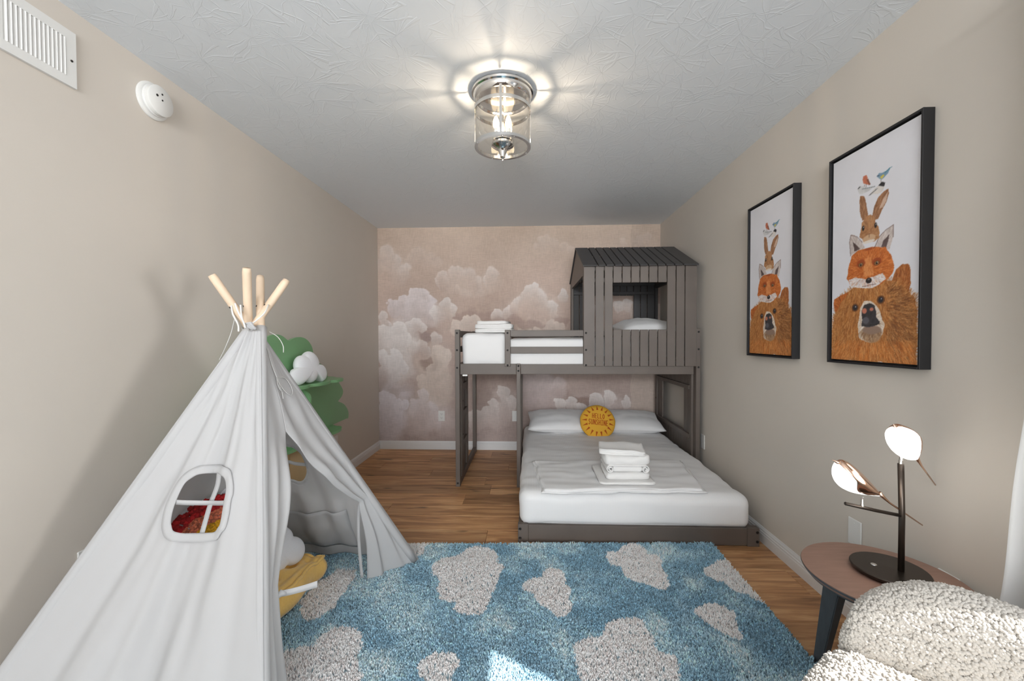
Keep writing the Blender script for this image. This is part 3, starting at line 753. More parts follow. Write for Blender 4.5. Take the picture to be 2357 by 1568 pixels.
def cloud_outline(puffs, n=72):
    """ray-cast union of circles (x, y, r) seen from the origin"""
    out = []
    for k in range(n):
        a = 2*math.pi*k/n; d = np.array([math.cos(a), math.sin(a)]); best = .01
        for x, y, r in puffs:
            b = d[0]*x+d[1]*y; disc = b*b-(x*x+y*y-r*r)
            if disc > 0: best = max(best, b+math.sqrt(disc))
        out.append(d*best)
    return out

def place(o, loc, rot): o.matrix_world = Matrix.Translation(loc) @ Euler([math.radians(a) for a in rot], 'XYZ').to_matrix().to_4x4(); return o

# ------------------------------------------------------------------ lower bed: mattress, pillows, blanket, towels
def lower_drape(w, d):
    if w[2] < .112: w[1] = max(w[1], 2.493); w[0] = min(max(w[0], -.043), 1.287)
    if d[1] < -.8 and d[2] < .2: w[1] += .012*math.sin(w[0]*9)*(.2-d[2])*.4; w[2] += .006*math.sin(w[0]*7+1)*(d[2] < -.8)
    if d[2] > .5:
        w[2] += .004*abs(math.sin(w[0]*3+w[1]*7+2*wob(w[0], w[1], 0, 2)))*max(0, 1-abs(w[1]-3.5)/1.0)
    return w
soft_box('mattress', (-.066, 2.470, .085), (1.306, 4.405, .297), M_linen, None, .060, 90, 120, .010, 3.2, 1.0, .012,
         'wide low mattress in a white fitted sheet on the bottom bunk', 'mattress', lower_drape, 14)
def striped(o):
    m = M_linen.copy(); m.name = 'sateen_stripe'; t = NT(m); b = t.n['Principled BSDF']
    tc = t.add('ShaderNodeTexCoord'); wv = t.add('ShaderNodeTexWave'); wv.inputs['Scale'].default_value = 20; wv.bands_direction = 'X'
    t.link(tc.outputs['Object'], wv.inputs[0]); mr = t.add('ShaderNodeMapRange'); mr.inputs['To Min'].default_value = .38; mr.inputs['To Max'].default_value = .85
    t.link(wv.outputs['Fac'], mr.inputs['Value']); t.link(mr.outputs[0], b.inputs['Roughness'])
    o.data.materials.clear(); o.data.materials.append(m); return m
M_stripe = striped(bpy.data.objects['mattress'])
p1 = pillow('pillow', .67, .43, .175, M_linen, 40, None, .010, 3); place(p1, (.315, 4.17, .392), (13, 0, 0))
tag(p1, 'plump white bed pillow on the bottom bunk, on the wall plate side', 'pillow')
p2 = pillow('pillow', .65, .43, .17, M_linen, 40, None, .010, 8); place(p2, (.975, 4.17, .390), (13, 0, -2))
tag(p2, 'plump white bed pillow on the bottom bunk, nearer the panelled bunk end', 'pillow')

LETTERS = {  # strokes in a unit cell 0..1 x 0..1
 'H': [((.12, 0), (.12, 1)), ((.80, 0), (.86, 1)), ((.12, .48), (.82, .54))], 'E': [((.18, 0), (.18, 1)), ((.18, .04), (.85, .0)), ((.18, .5), (.75, .5)), ((.18, .97), (.85, 1))],
 'L': [((.2, 0), (.2, 1)), ((.2, .04), (.85, .04))], 'O': [((.5, 1), (.15, .72)), ((.15, .72), (.15, .28)), ((.15, .28), (.5, 0)), ((.5, 0), (.85, .28)), ((.85, .28), (.85, .72)), ((.85, .72), (.5, 1))],
 'S': [((.85, .9), (.45, 1)), ((.45, 1), (.15, .78)), ((.15, .78), (.82, .28)), ((.82, .28), (.5, .0)), ((.5, 0), (.12, .1))],
 'U': [((.15, 1), (.15, .2)), ((.15, .2), (.5, 0)), ((.5, 0), (.85, .2)), ((.85, .2), (.85, 1))], 'N': [((.14, 0), (.14, 1)), ((.14, 1), (.86, 0)), ((.86, 0), (.86, 1))],
 'I': [((.5, 0), (.5, 1)), ((.2, 1), (.8, 1)), ((.2, .02), (.8, .02))]}
def sun_cushion():
    t = thing('sun_cushion', 'round mustard yellow cushion with orange sun rays and HELLO SUNSHINE lettering', 'cushion', (0, 0, 0))
    R_, th = .166, .10
    def hz(x, y): r = min(1, math.hypot(x, y)/R_); return th/2*(1-r**2.4)**.55
    V, F = [], []; n, rings = 56, 14
    for side in (1, -1):
        b0 = len(V)
        for k in range(rings):
            r = R_*(1-(k/rings)**1.5)
            for i in range(n):
                a = 2*math.pi*i/n; rr = r*(1+.012*math.sin(9*a)*(k < 3)); V.append((rr*math.cos(a), rr*math.sin(a), side*hz(min(rr, R_)*math.cos(a), min(rr, R_)*math.sin(a))))
        V.append((0, 0, side*th/2))
        for k in range(rings-1):
            for i in range(n):
                f = [b0+k*n+i, b0+k*n+(i+1) % n, b0+(k+1)*n+(i+1) % n, b0+(k+1)*n+i]; F.append(f if side > 0 else f[::-1])
        for i in range(n):
            f = [b0+(rings-1)*n+i, b0+(rings-1)*n+(i+1) % n, len(V)-1]; F.append(f if side > 0 else f[::-1])
    body = pyd('cushion_cover', V, F, M_sun, t, True)
    def stroke(Vs, Fs, a, b, w0, w1=None):
        w1 = w0 if w1 is None else w1; a, b = np.array(a), np.array(b); d = b-a; L = np.linalg.norm(d); d = d/L; s = np.array([-d[1], d[0]])
        k = 5; base = len(Vs)
        for i in range(k+1):
            q = a+d*L*i/k; w = w0+(w1-w0)*i/k
            for sg in (-.5, .5):
                e = q+s*w*sg; Vs.append((e[0], e[1], hz(e[0], e[1])+.0012))
        for i in range(k): Fs.append([base+2*i, base+2*i+1, base+2*i+3, base+2*i+2])
    for k in range(17):
        Vs, Fs = [], []
        a = math.radians(90+360/17*k+6); d = np.array([math.cos(a), math.sin(a)])
        stroke(Vs, Fs, d*.106, d*.150, .0195, .002)
        bm_obj('sun_ray', _bm_pyd(Vs, Fs), M_print, t)
    def word(s, x0, x1, y0, h):
        cw = (x1-x0)/len(s)
        for i, ch in enumerate(s):
            Vs, Fs = [], []
            for a, b in LETTERS[ch]:
                f = lambda q: (x0+cw*(i+.06+.86*q[0]), y0+h*q[1])
                A, B = np.array(f(a)), np.array(f(b)); d = (B-A)/np.linalg.norm(B-A)*.0016
                stroke(Vs, Fs, A-d, B+d, .0064)
            bm_obj('letter', _bm_pyd(Vs, Fs), M_print, t)
    word('HELLO', -.060, .060, .020, .046); word('SUNSHINE', -.092, .094, -.042, .049)
    t.matrix_world = Matrix.Translation((.645, 3.955, .425)) @ Euler((math.radians(62), math.radians(0), 0)).to_matrix().to_4x4() @ Matrix.Rotation(math.radians(-6), 4, 'Z')
def _bm_pyd(V, F):
    bm = bmesh.new(); vs = [bm.verts.new(v) for v in V]
    for f in F: bm.faces.new([vs[i] for i in f])
    return bm
sun_cushion()

def folded_sheet():
    """loosely folded flat sheet: layered, a little wavy at its edges"""
    t = thing('folded_sheet', 'white bed sheet folded flat across the foot of the bottom mattress', 'sheet', (.55, 2.75, .325))
    P = [np.array(q) for q in ((.012, 3.06), (.068, 2.452), (1.06, 2.500), (1.128, 3.10))]
    for L, (z, ins) in enumerate(((.311, 0), (.318, .012), (.325, .022))):
        nu, nv = 70, 46; V = []
        for j in range(nv):
            for i in range(nu):
                u, v = i/(nu-1), j/(nv-1)
                q = (P[0]*(1-u)+P[3]*u)*v+(P[1]*(1-u)+P[2]*u)*(1-v)
                cx = q-np.array([.56, 2.78]); q = np.array([.56, 2.78])+cx*(1-ins*1.5)
                e = min(u, 1-u, v, 1-v)
                q = q+np.array([wob(q[0], q[1], L, 7), wob(q[0]+5, q[1], L, 7)])*.020*(1 if e < .05 else .2)
                zz = z+.0075*wob(q[0]*1.0, q[1]*2.2, L*3.1, 6)+.004*math.sin(9*q[1]+6*wob(q[0], q[1], L, 2))*sm(.6, 1, u)-(.006 if e < .012 else 0)
                V.append((q[0], q[1], zz))
        o = np_mesh('sheet_layer', np.array(V), grid_faces(nu, nv), M_linen, t, True)
        md = o.modifiers.new('thick', 'SOLIDIFY'); md.thickness = .006; md.offset = -1
folded_sheet()

def fold_towel(name, label, x0, x1, y0, y1, z0, z1, layers=3, yaw=0, roll=False, seed=0):
    """towel folded so that rounded folds face the foot of the bed"""
    cx, cy = (x0+x1)/2, (y0+y1)/2; w, dp, h = x1-x0, y1-y0, z1-z0; nx = 26; prof = []
    lh = h/layers
    # profile in (y, z): a serpentine of layers whose folds show at the front; closed outline with grooves between the layers
    def side(sgn):
        out = []
        for k in range(layers):
            zc = (k+.5)*lh
            for a in np.linspace(-80, 80, 7):
                out.append((sgn*(dp/2-lh*.5+lh*.5*math.cos(math.radians(a))), zc+lh*.5*math.sin(math.radians(a))))
        return out
    fr = side(-1); bk = side(1)[::-1]
    prof = fr+[(y, h) for y in np.linspace(-dp/2+lh, dp/2-lh, 6)]+bk+[(y, 0) for y in np.linspace(dp/2-lh, -dp/2+lh, 6)]
    V = []; n = len(prof)
    for i in range(nx+1):
        u = -1+2*i/nx; x = u*w/2
        sh = 1-.10*max(0, abs(u)-.88)/.12
        for y, z in prof:
            k = wob(x*1.5, y+seed, z*3+seed, 9)
            V.append((x+.006*wob(seed, y*9, z*20, 2)*(abs(u) > .9), y*sh+(.006+.012*(seed == 6))*k, h/2+(z-h/2)*sh+(.004+.012*(seed == 6))*wob(x+seed, y, 4, 11)*(z/h)))
    F = [list(f) for f in grid_faces(n, nx+1, True)]+[list(range(n))[::-1], [nx*n+k for k in range(n)]]
    o = pyd(name, V, F, M_towel, None, True)
    tag(o, label, 'towel')
    place(o, (cx, cy, z0), (0, 0, yaw)); return o
fold_towel('bath_mat', 'flat folded white bath mat under the towel stack on the bottom bunk', .430, .770, 2.545, 2.890, .327, .343, 2, 1, seed=1)
fold_towel('folded_towel', 'thick folded white towel lowest in the stack on the bottom bunk', .480, .742, 2.575, 2.83, .343, .387, 1, 0, seed=2)
def rolled_towel():
    """towel folded in from both ends: two curled ends face the foot of the bed"""
    t = thing('rolled_towel', 'white towel with two curled-in ends, second from the bottom of the bed stack', 'towel', (.61, 2.7, .387))
    h, w, dp = .046, .262, .24; Vv = []
    def spiral(cx, sgn):
        out = []
        for a in np.linspace(0, 3.2*math.pi, 46):
            r = h/2*(1-.075*a); out.append((cx+sgn*r*math.sin(a), h/2+r*math.cos(a)))
        return out
    path = spiral(-w/2+h/2, -1)[::-1]+[(x, h) for x in np.linspace(-w/2+h, w/2-h, 6)]+spiral(w/2-h/2, 1)
    ny = 12; pts = np.array(path)
    for j in range(ny+1):
        y = -dp/2+dp*j/ny
        for x, z in pts: Vv.append((.61+x+.002*wob(x, y, z, 20), 2.70+y+.004*wob(x*3, z*9, 0, 5)*(j == 0), .387+z))
    o = np_mesh('cloth', np.array(Vv), grid_faces(len(pts), ny+1), M_towel, t, True)
    md = o.modifiers.new('thick', 'SOLIDIFY'); md.thickness = .006; md.offset = 0
    V2 = []
    bx = soft_box('inner_fold', (.61-w/2+h*.8, 2.592, .388), (.61+w/2-h*.8, 2.815, .428), M_towel, t, .018, 14, 14, .002, 20, 2)
rolled_towel()
fold_towel('folded_towel', 'bulky folded white towel third from the bottom of the bed stack', .470, .744, 2.582, 2.84, .433, .492, 1, 1, seed=4)
fold_towel('washcloth_stack_cloth', 'white hand towel with loose layers lying on top of the bed stack', .455, .735, 2.60, 2.83, .492, .522, 3, -8, seed=6).name = 'hand_towel'

# ------------------------------------------------------------------ upper bunk bedding
soft_box('mattress', (-.186, 3.412, .974), (1.300, 4.405, 1.222), M_linen, None, .035, 70, 50, .006, 4, 5.0, .01,
         'narrow mattress in white bedding on the top bunk', 'mattress', None, 8)
def duvet_shape(w, d):
    if d[1] < -.7: w[2] += .018*math.sin((w[0]+.57)*7)*(d[2] < -.5); w[1] -= .0
    return w
soft_box('folded_duvet', (-.566, 3.404, .976), (-.190, 4.38, 1.268), M_linen, None, .055, 30, 40, .008, 6, 9.0, .012,
         'thick white folded duvet at the ladder end of the top bunk', 'duvet', duvet_shape, 8)
hp = pillow('pillow', .50, .62, .18, M_linen, 36, None, .012, 5); place(hp, (1.065, 3.92, 1.318), (4, 0, 0))
tag(hp, 'white pillow on the top bunk seen through the play house window', 'pillow')
fold_towel('folded_towel', 'lowest folded white towel on the top bunk duvet', -.470, -.150, 3.60, 3.88, 1.276, 1.312, 2, -4, seed=11)
fold_towel('folded_towel', 'middle folded white towel of the pile on the top bunk duvet', -.474, -.150, 3.60, 3.86, 1.312, 1.352, 2, -2, seed=13)
fold_towel('hand_towel', 'thin folded white towel on top of the pile on the top bunk', -.450, -.190, 3.62, 3.84, 1.352, 1.380, 2, -10, seed=15)

# ------------------------------------------------------------------ pictures on the right wall
def painting_colors(nx, ny):
    """a painted stack of animals: bear, fox, hare and four small birds on pale ground; raster (ny, nx, 3) in sRGB"""
    S, T = np.meshgrid((np.arange(nx)+.5)/nx, (np.arange(ny)+.5)/ny)
    n1 = fbm(ny, nx, 9, 4, 21)-.5; n2 = fbm(ny, nx, 60, 2, 22)-.5; n3 = fbm(ny, nx, 24, 3, 23)-.5
    C = np.zeros((ny, nx, 3)); C[:] = (226, 226, 233); C += n1[..., None]*8
    rr = random.Random(5)
    Sw, Tw = S+n3*.03, T+n3*.016
    def fill(poly, col, tex=16, soft=True):
        m = in_poly(Sw if soft else S, Tw if soft else T, poly); C[m] = np.array(col)+(n2[m]*tex*2)[:, None]+(n1[m]*tex*2)[:, None]; return m
    def ell(c, rs, rt, col, rot=0):
        d = ((S-c[0])/rs)**2+((T-c[1])/rt)**2; a = np.clip((1.15-d)/.3, 0, 1)[..., None]; C[:] = C*(1-a)+np.array(col, float)*a
    def line(a, b, w, col, al=1.0):
        n = max(2, int(max(abs(a[0]-b[0])*nx, abs(a[1]-b[1])*ny)*1.4))
        xs = np.clip(np.linspace(a[0], b[0], n)*nx, 0, nx-1).astype(int); ys = np.clip(np.linspace(a[1], b[1], n)*ny, 0, ny-1).astype(int)
        for o in range(max(1, int(w*nx))):
            xx = np.clip(xs+o, 0, nx-1); C[ys, xx] = C[ys, xx]*(1-al)+np.array(col, float)*al
    def fur(mask, cen, cols, count, ln, al=.6, out=False):
        ys, xs = np.nonzero(mask)
        if not len(ys): return
        for _ in range(count):
            k = rr.randrange(len(ys)); s, t = (xs[k]+.5)/nx, (ys[k]+.5)/ny
            dx, dy = s-cen[0], (t-cen[1])*2.08; L = math.hypot(dx, dy)+1e-6; a = math.atan2(dy, dx)+rr.uniform(-.4, .4); q = ln*rr.uniform(.5, 1.3)
            e = (s+q*math.cos(a), t+q*math.sin(a)/2.08)
            if not out:
                ei, ej = int(np.clip(e[1]*ny, 0, ny-1)), int(np.clip(e[0]*nx, 0, nx-1))
                if not mask[ei, ej]: continue
            line((s, t), e, .004, rr.choice(cols), al)
    body = [(0.002, 0.0), (0.01, 0.118), (0.026, 0.206), (0.076, 0.277), (0.162, 0.322), (0.276, 0.347), (0.433, 0.361), (0.595, 0.358), (0.731, 0.358), (0.802, 0.344), (0.874, 0.317), (0.926, 0.29), (0.967, 0.259), (0.98, 0.174), (0.985, 0.0)]
    ear_r = [(0.731, 0.35), (0.774, 0.401), (0.836, 0.419), (0.895, 0.417), (0.919, 0.401), (0.919, 0.331), (0.907, 0.301), (0.833, 0.30), (0.748, 0.33)]
    ear_l = [(0.048, 0.241), (0.021, 0.278), (0.033, 0.306), (0.124, 0.323), (0.238, 0.336), (0.202, 0.313), (0.126, 0.288), (0.067, 0.24)]
    m = fill(ear_r, (168, 98, 48)); fur(m, (.85, .30), [(196, 130, 76), (130, 70, 34), (176, 100, 46)], 500, .06)
    m = fill(body, (182, 120, 64), 22)
    fur(m, (.48, .62), [(206, 146, 84), (146, 84, 36), (222, 168, 108), (120, 66, 30), (196, 126, 64), (180, 112, 54)], 7000, .06, .5)
    rim = m & ~in_poly(Sw, Tw, [(.5+(a-.5)*.9, .15+(b-.15)*.92) for a, b in body]); fur(rim, (.5, .05), [(190, 124, 66), (150, 90, 42), (210, 150, 90)], 900, .05, .6, True)
    fur(m & (S > .68), (.48, .26), [(120, 74, 40), (100, 60, 34), (206, 150, 92)], 1400, .07, .45)
    fur(m & (T < .10), (.5, .35), [(214, 128, 58), (226, 160, 96), (160, 86, 34)], 1400, .08, .5)
    m = fill(ear_l, (186, 98, 40)); fur(m, (.15, .26), [(206, 120, 56), (146, 74, 30)], 300, .05)
    muz = [(0.364, 0.118), (0.357, 0.171), (0.376, 0.245), (0.419, 0.277), (0.502, 0.28), (0.583, 0.254), (0.633, 0.211), (0.662, 0.167), (0.65, 0.129), (0.59, 0.098), (0.51, 0.088), (0.407, 0.104)]
    m = fill(muz, (224, 210, 196)); fur(m, (.5, .2), [(240, 232, 224), (190, 160, 130), (214, 190, 166)], 600, .04)
    ell((.52, .122), .11, .035, (176, 138, 104)); fur(m & (T < .15), (.5, .2), [(150, 112, 80), (120, 88, 64), (206, 180, 150)], 400, .05)
    ell((.52, .146), .11, .020, (150, 124, 108))
    nose = [(0.4, 0.163), (0.407, 0.197), (0.395, 0.231), (0.429, 0.263), (0.495, 0.27), (0.552, 0.255), (0.571, 0.225), (0.569, 0.2), (0.614, 0.183), (0.602, 0.17), (0.524, 0.159), (0.457, 0.157)]
    fill(nose, (52, 48, 50), 14); ell((.45, .19), .04, .016, (92, 90, 96)); ell((.433, .235), .028, .013, (196, 120, 96)); ell((.517, .24), .022, .008, (190, 118, 96)); line((.41, .165), (.60, .172), .02, (40, 34, 34), .8)
    for e in ((.317, .254), (.619, .279)):
        ell(e, .045, .019, (112, 68, 36)); ell(e, .028, .013, (44, 40, 44)); ell((e[0]+.006, e[1]+.004), .007, .003, (190, 190, 200))
    # fox
    fel = [(0.248, 0.507), (0.233, 0.574), (0.248, 0.608), (0.329, 0.59), (0.393, 0.557), (0.429, 0.527), (0.34, 0.512)]
    fer = [(0.536, 0.515), (0.588, 0.56), (0.664, 0.583), (0.738, 0.594), (0.736, 0.543), (0.712, 0.497), (0.621, 0.505)]
    for poly, inn, cen in ((fel, [(0.276, 0.569), (0.312, 0.559), (0.367, 0.526), (0.295, 0.523)], (.36, .5)), (fer, [(0.614, 0.513), (0.643, 0.542), (0.695, 0.557), (0.695, 0.536), (0.667, 0.502)], (.58, .49))):
        m = fill(poly, (206, 194, 190)); fur(m, cen, [(226, 218, 214), (176, 160, 154)], 160, .04); fill(inn, (96, 78, 76))
        for i in range(len(poly)-3): line(poly[i], poly[i+1], .012, (104, 80, 74), .6)
    fox = [(0.198, 0.397), (0.226, 0.443), (0.26, 0.503), (0.34, 0.522), (0.462, 0.523), (0.59, 0.513), (0.667, 0.507), (0.721, 0.472), (0.752, 0.421), (0.745, 0.391), (0.688, 0.365), (0.629, 0.35), (0.517, 0.337), (0.383, 0.342), (0.274, 0.358), (0.229, 0.385)]
    m = fill(fox, (198, 106, 44), 18); m0 = m; fur(m, (.47, .42), [(222, 132, 64), (160, 74, 28), (236, 160, 96), (190, 96, 38)], 1500, .04, .5)
    cheek = [(0.226, 0.392), (0.329, 0.399), (0.398, 0.387), (0.467, 0.385), (0.531, 0.387), (0.626, 0.393), (0.671, 0.366), (0.598, 0.349), (0.517, 0.337), (0.383, 0.342), (0.274, 0.358)]
    m = fill(cheek, (230, 222, 220)); fur(m, (.47, .40), [(244, 240, 240), (206, 188, 184)], 350, .04)
    ms = fill([(0.425, 0.478), (0.50, 0.474), (0.535, 0.392), (0.41, 0.395)], (220, 138, 78)); fur(ms, (.48, .52), [(234, 162, 104), (204, 118, 58), (226, 146, 84)], 260, .035, .6); ell((.48, .518), .07, .006, (168, 82, 38)); fur(m0, (.48, .42), [(150, 66, 26), (232, 150, 84)], 420, .03, .35)
    for e in ((.381, .453), (.569, .446)):
        ell((e[0], e[1]+.006), .052, .018, (160, 74, 32)); ell(e, .030, .010, (70, 40, 26)); ell(e, .023, .009, (190, 138, 78)); ell(e, .013, .007, (34, 26, 24)); ell((e[0]+.005, e[1]+.003), .004, .002, (225, 220, 215))
    ell((.479, .373), .035, .013, (40, 32, 32)); ell((.479, .378), .014, .004, (120, 110, 110)); line((.40, .350), (.56, .352), .008, (90, 50, 40), .8)
    # hare
    rel = [(0.393, 0.66), (0.369, 0.705), (0.35, 0.754), (0.36, 0.777), (0.402, 0.767), (0.438, 0.735), (0.45, 0.694), (0.457, 0.66), (0.424, 0.655)]
    rer = [(0.505, 0.66), (0.529, 0.702), (0.567, 0.734), (0.614, 0.749), (0.688, 0.760), (0.693, 0.738), (0.66, 0.701), (0.61, 0.671), (0.579, 0.643), (0.538, 0.645)]
    for poly, cen in ((rel, (.43, .62)), (rer, (.5, .62))):
        m = fill(poly, (160, 114, 82)); fur(m, cen, [(186, 140, 104), (128, 86, 58)], 260, .05)
    fill([(0.586, 0.687), (0.629, 0.723), (0.681, 0.747), (0.66, 0.706), (0.617, 0.682)], (206, 176, 156))
    rab = [(0.364, 0.586), (0.374, 0.611), (0.388, 0.649), (0.431, 0.667), (0.488, 0.672), (0.538, 0.653), (0.571, 0.619), (0.6, 0.584), (0.598, 0.559), (0.543, 0.546), (0.476, 0.544), (0.419, 0.557)]
    m = fill(rab, (172, 122, 82)); fur(m, (.48, .60), [(200, 154, 112), (136, 90, 58), (186, 134, 90)], 500, .04)
    ell((.476, .566), .075, .018, (206, 170, 136)); ell((.476, .552), .07, .007, (230, 220, 210))
    for e in ((.405, .621), (.55, .617)): ell(e, .015, .012, (38, 30, 28)); ell((e[0]+.004, e[1]+.004), .004, .003, (220, 220, 220))
    line((.476, .585), (.476, .570), .006, (90, 60, 46), .9); line((.44, .588), (.51, .588), .006, (130, 88, 64), .8)
    # birds
    fill([(0.39, 0.848), (0.398, 0.863), (0.433, 0.863), (0.45, 0.85), (0.45, 0.83), (0.471, 0.81), (0.433, 0.821), (0.4, 0.83)], (196, 116, 90), 20, False); line((.44, .84), (.468, .812), .02, (136, 84, 66))
    for a in (.41, .43): line((a, .822), (a, .806), .004, (110, 90, 80))
    fill([(0.331, 0.811), (0.348, 0.829), (0.4, 0.816), (0.452, 0.798), (0.521, 0.792), (0.469, 0.784), (0.383, 0.782), (0.35, 0.79)], (206, 206, 208), 14, False); line((.38, .806), (.52, .793), .02, (140, 144, 150)); line((.334, .815), (.345, .822), .02, (60, 60, 64))
    fill([(0.462, 0.762), (0.526, 0.782), (0.574, 0.79), (0.605, 0.8), (0.643, 0.79), (0.643, 0.777), (0.621, 0.757), (0.567, 0.753), (0.519, 0.763)], (216, 210, 206), 14, False); line((.465, .763), (.55, .778), .02, (120, 120, 126))
    fill([(0.574, 0.79), (0.612, 0.800), (0.65, 0.79), (0.636, 0.775)], (44, 42, 46), 6, False)
    fill([(0.557, 0.833), (0.579, 0.845), (0.61, 0.839), (0.655, 0.837), (0.702, 0.846), (0.679, 0.826), (0.64, 0.815), (0.612, 0.81), (0.581, 0.819)], (120, 152, 176), 20, False)
    fill([(0.588, 0.824), (0.626, 0.83), (0.64, 0.824), (0.612, 0.812)], (216, 196, 90), 8, False); line((.557, .835), (.58, .832), .014, (50, 60, 80)); line((.64, .836), (.70, .846), .02, (70, 130, 150))
    line((.60, .812), (.60, .800), .004, (110, 100, 90))
    P_ = np.pad(C, ((1, 1), (1, 1), (0, 0)), 'edge'); C = .5*C+.125*(P_[:-2, 1:-1]+P_[2:, 1:-1]+P_[1:-1, :-2]+P_[1:-1, 2:])
    return np.clip(C, 0, 255)

M_canvas = mat('canvas_print', (1, 1, 1, 1), .7, attr='Col', bump=(900, .1, .0008))
def picture(y0, y1, label):
    z0, z1 = 1.118, 2.026; t = thing('framed_picture', label, 'picture', (XR, y0, z0), 'animal pictures on the right wall')
    bm = bmesh.new(); lip = .0085; xa, xb = XR-.041, XR-.001
    box_bm(bm, (xa, y0, z0), (xb, y0+lip, z1), .001); box_bm(bm, (xa, y1-lip, z0), (xb, y1, z1), .001)
    box_bm(bm, (xa, y0+lip, z0), (xb, y1-lip, z0+lip), .001); box_bm(bm, (xa, y0+lip, z1-lip), (xb, y1-lip, z1), .001)
    bm_obj('frame', bm, M_black, t)
    box('back_board', (xb-.012, y0+lip, z0+lip), (xb-.008, y1-lip, z1-lip), M_black, t, 0)
    nx, ny = 200, 416; c = painting_colors(nx, ny)
    a0, a1, b0, b1 = y0+.0155, y1-.0155, z0+.0155, z1-.0155
    S, T = np.meshgrid(np.linspace(0, 1, nx), np.linspace(0, 1, ny))
    V = np.stack([np.full_like(S, XR-.031), a1-(a1-a0)*S, b0+(b1-b0)*T], -1).reshape(-1, 3)
    o = np_mesh('canvas', V, grid_faces(nx, ny), M_canvas, t, False, lin(c).reshape(-1, 3))
    bx = box('canvas_edge', (XR-.0305, a0, b0), (XR-.013, a1, b1), M_white_plastic, t, 0)
    return t
pic = picture(1.500, 1.950, 'larger looking black framed print of bear, fox, hare and birds, above the round table')
p2_ = pic.copy(); COL.objects.link(p2_); p2_.location = (XR, 2.200, 1.118)
p2_['label'] = 'black framed print of bear, fox, hare and birds hanging nearer the bunk bed'
for ch in list(pic.children):
    c2 = ch.copy(); COL.objects.link(c2); c2.parent = p2_; c2.matrix_parent_inverse = ch.matrix_parent_inverse.copy()

# ------------------------------------------------------------------ rug
RUG_CLOUDS = [
 [(-.523, 2.111), (-.499, 2.197), (-.403, 2.252), (-.354, 2.343), (-.283, 2.356), (-.205, 2.3), (-.167, 2.172), (-.142, 2.137), (-.157, 2.035), (-.172, 1.923), (-.193, 1.831), (-.214, 1.771), (-.263, 1.765), (-.329, 1.8), (-.343, 1.843), (-.419, 1.876), (-.446, 1.932), (-.449, 2.014), (-.497, 2.055)],
 [(-.043, 1.987), (-.001, 2.046), (.056, 2.059), (.077, 2.122), (.107, 2.146), (.152, 2.136), (.169, 2.037), (.193, 1.996), (.185, 1.908), (.183, 1.828), (.153, 1.777), (.109, 1.767), (.056, 1.849), (.011, 1.893), (.023, 1.931), (-.031, 1.948)],
 [(.415, 2.269), (.439, 2.323), (.498, 2.339), (.539, 2.397), (.605, 2.428), (.651, 2.386), (.664, 2.304), (.707, 2.267), (.703, 2.192), (.688, 2.067), (.677, 2.014), (.635, 1.978), (.592, 1.991), (.555, 2.03), (.471, 2.091), (.477, 2.16), (.428, 2.194)],
 [(.908, 2.176), (.973, 2.214), (1.048, 2.279), (1.20, 2.2), (1.20, 1.80), (1.063, 1.887), (1.013, 1.939), (.962, 1.975), (.948, 2.034), (.895, 2.107)],
 [(.719, 1.831), (.776, 1.876), (.819, 1.9), (.867, 1.871), (.893, 1.821), (.867, 1.757), (.866, 1.705), (.845, 1.662), (.815, 1.661), (.785, 1.702), (.745, 1.752), (.717, 1.798)],
 [(.163, 1.564), (.179, 1.616), (.232, 1.645), (.296, 1.669), (.311, 1.728), (.353, 1.753), (.421, 1.771), (.468, 1.749), (.484, 1.712), (.495, 1.662), (.49, 1.615), (.532, 1.565), (.547, 1.518), (.522, 1.447), (.45, 1.36), (.25, 1.36), (.171, 1.434), (.163, 1.515)],
 [(-.415, 1.475), (-.399, 1.523), (-.341, 1.563), (-.299, 1.552), (-.276, 1.528), (-.264, 1.487), (-.283, 1.441), (-.283, 1.38), (-.33, 1.34), (-.371, 1.413)],
 [(-1.0, 1.47), (-.956, 1.521), (-.899, 1.549), (-.842, 1.564), (-.845, 1.618), (-.804, 1.663), (-.746, 1.665), (-.685, 1.631), (-.658, 1.584), (-.663, 1.52), (-.648, 1.496), (-.626, 1.473), (-.602, 1.404), (-.65, 1.25), (-.9, 1.25)],
 [(-1.06, 1.807), (-1.065, 1.862), (-1.049, 1.91), (-1.061, 1.991), (-1.021, 2.025), (-.995, 2.094), (-.906, 2.074), (-.876, 1.946), (-.883, 1.868), (-.879, 1.797), (-.897, 1.754), (-.914, 1.721), (-.974, 1.71), (-1.022, 1.766)],
 [(-.80, 2.45), (-.60, 2.45), (-.597, 2.34), (-.598, 2.272), (-.617, 2.238), (-.75, 2.2), (-.86, 2.3)],
 [(.70, 1.25), (.80, 1.32), (.92, 1.28), (.95, 1.10), (.75, 1.02)], [(-.2, .95), (.1, 1.0), (.2, .85), (-.1, .75)]]
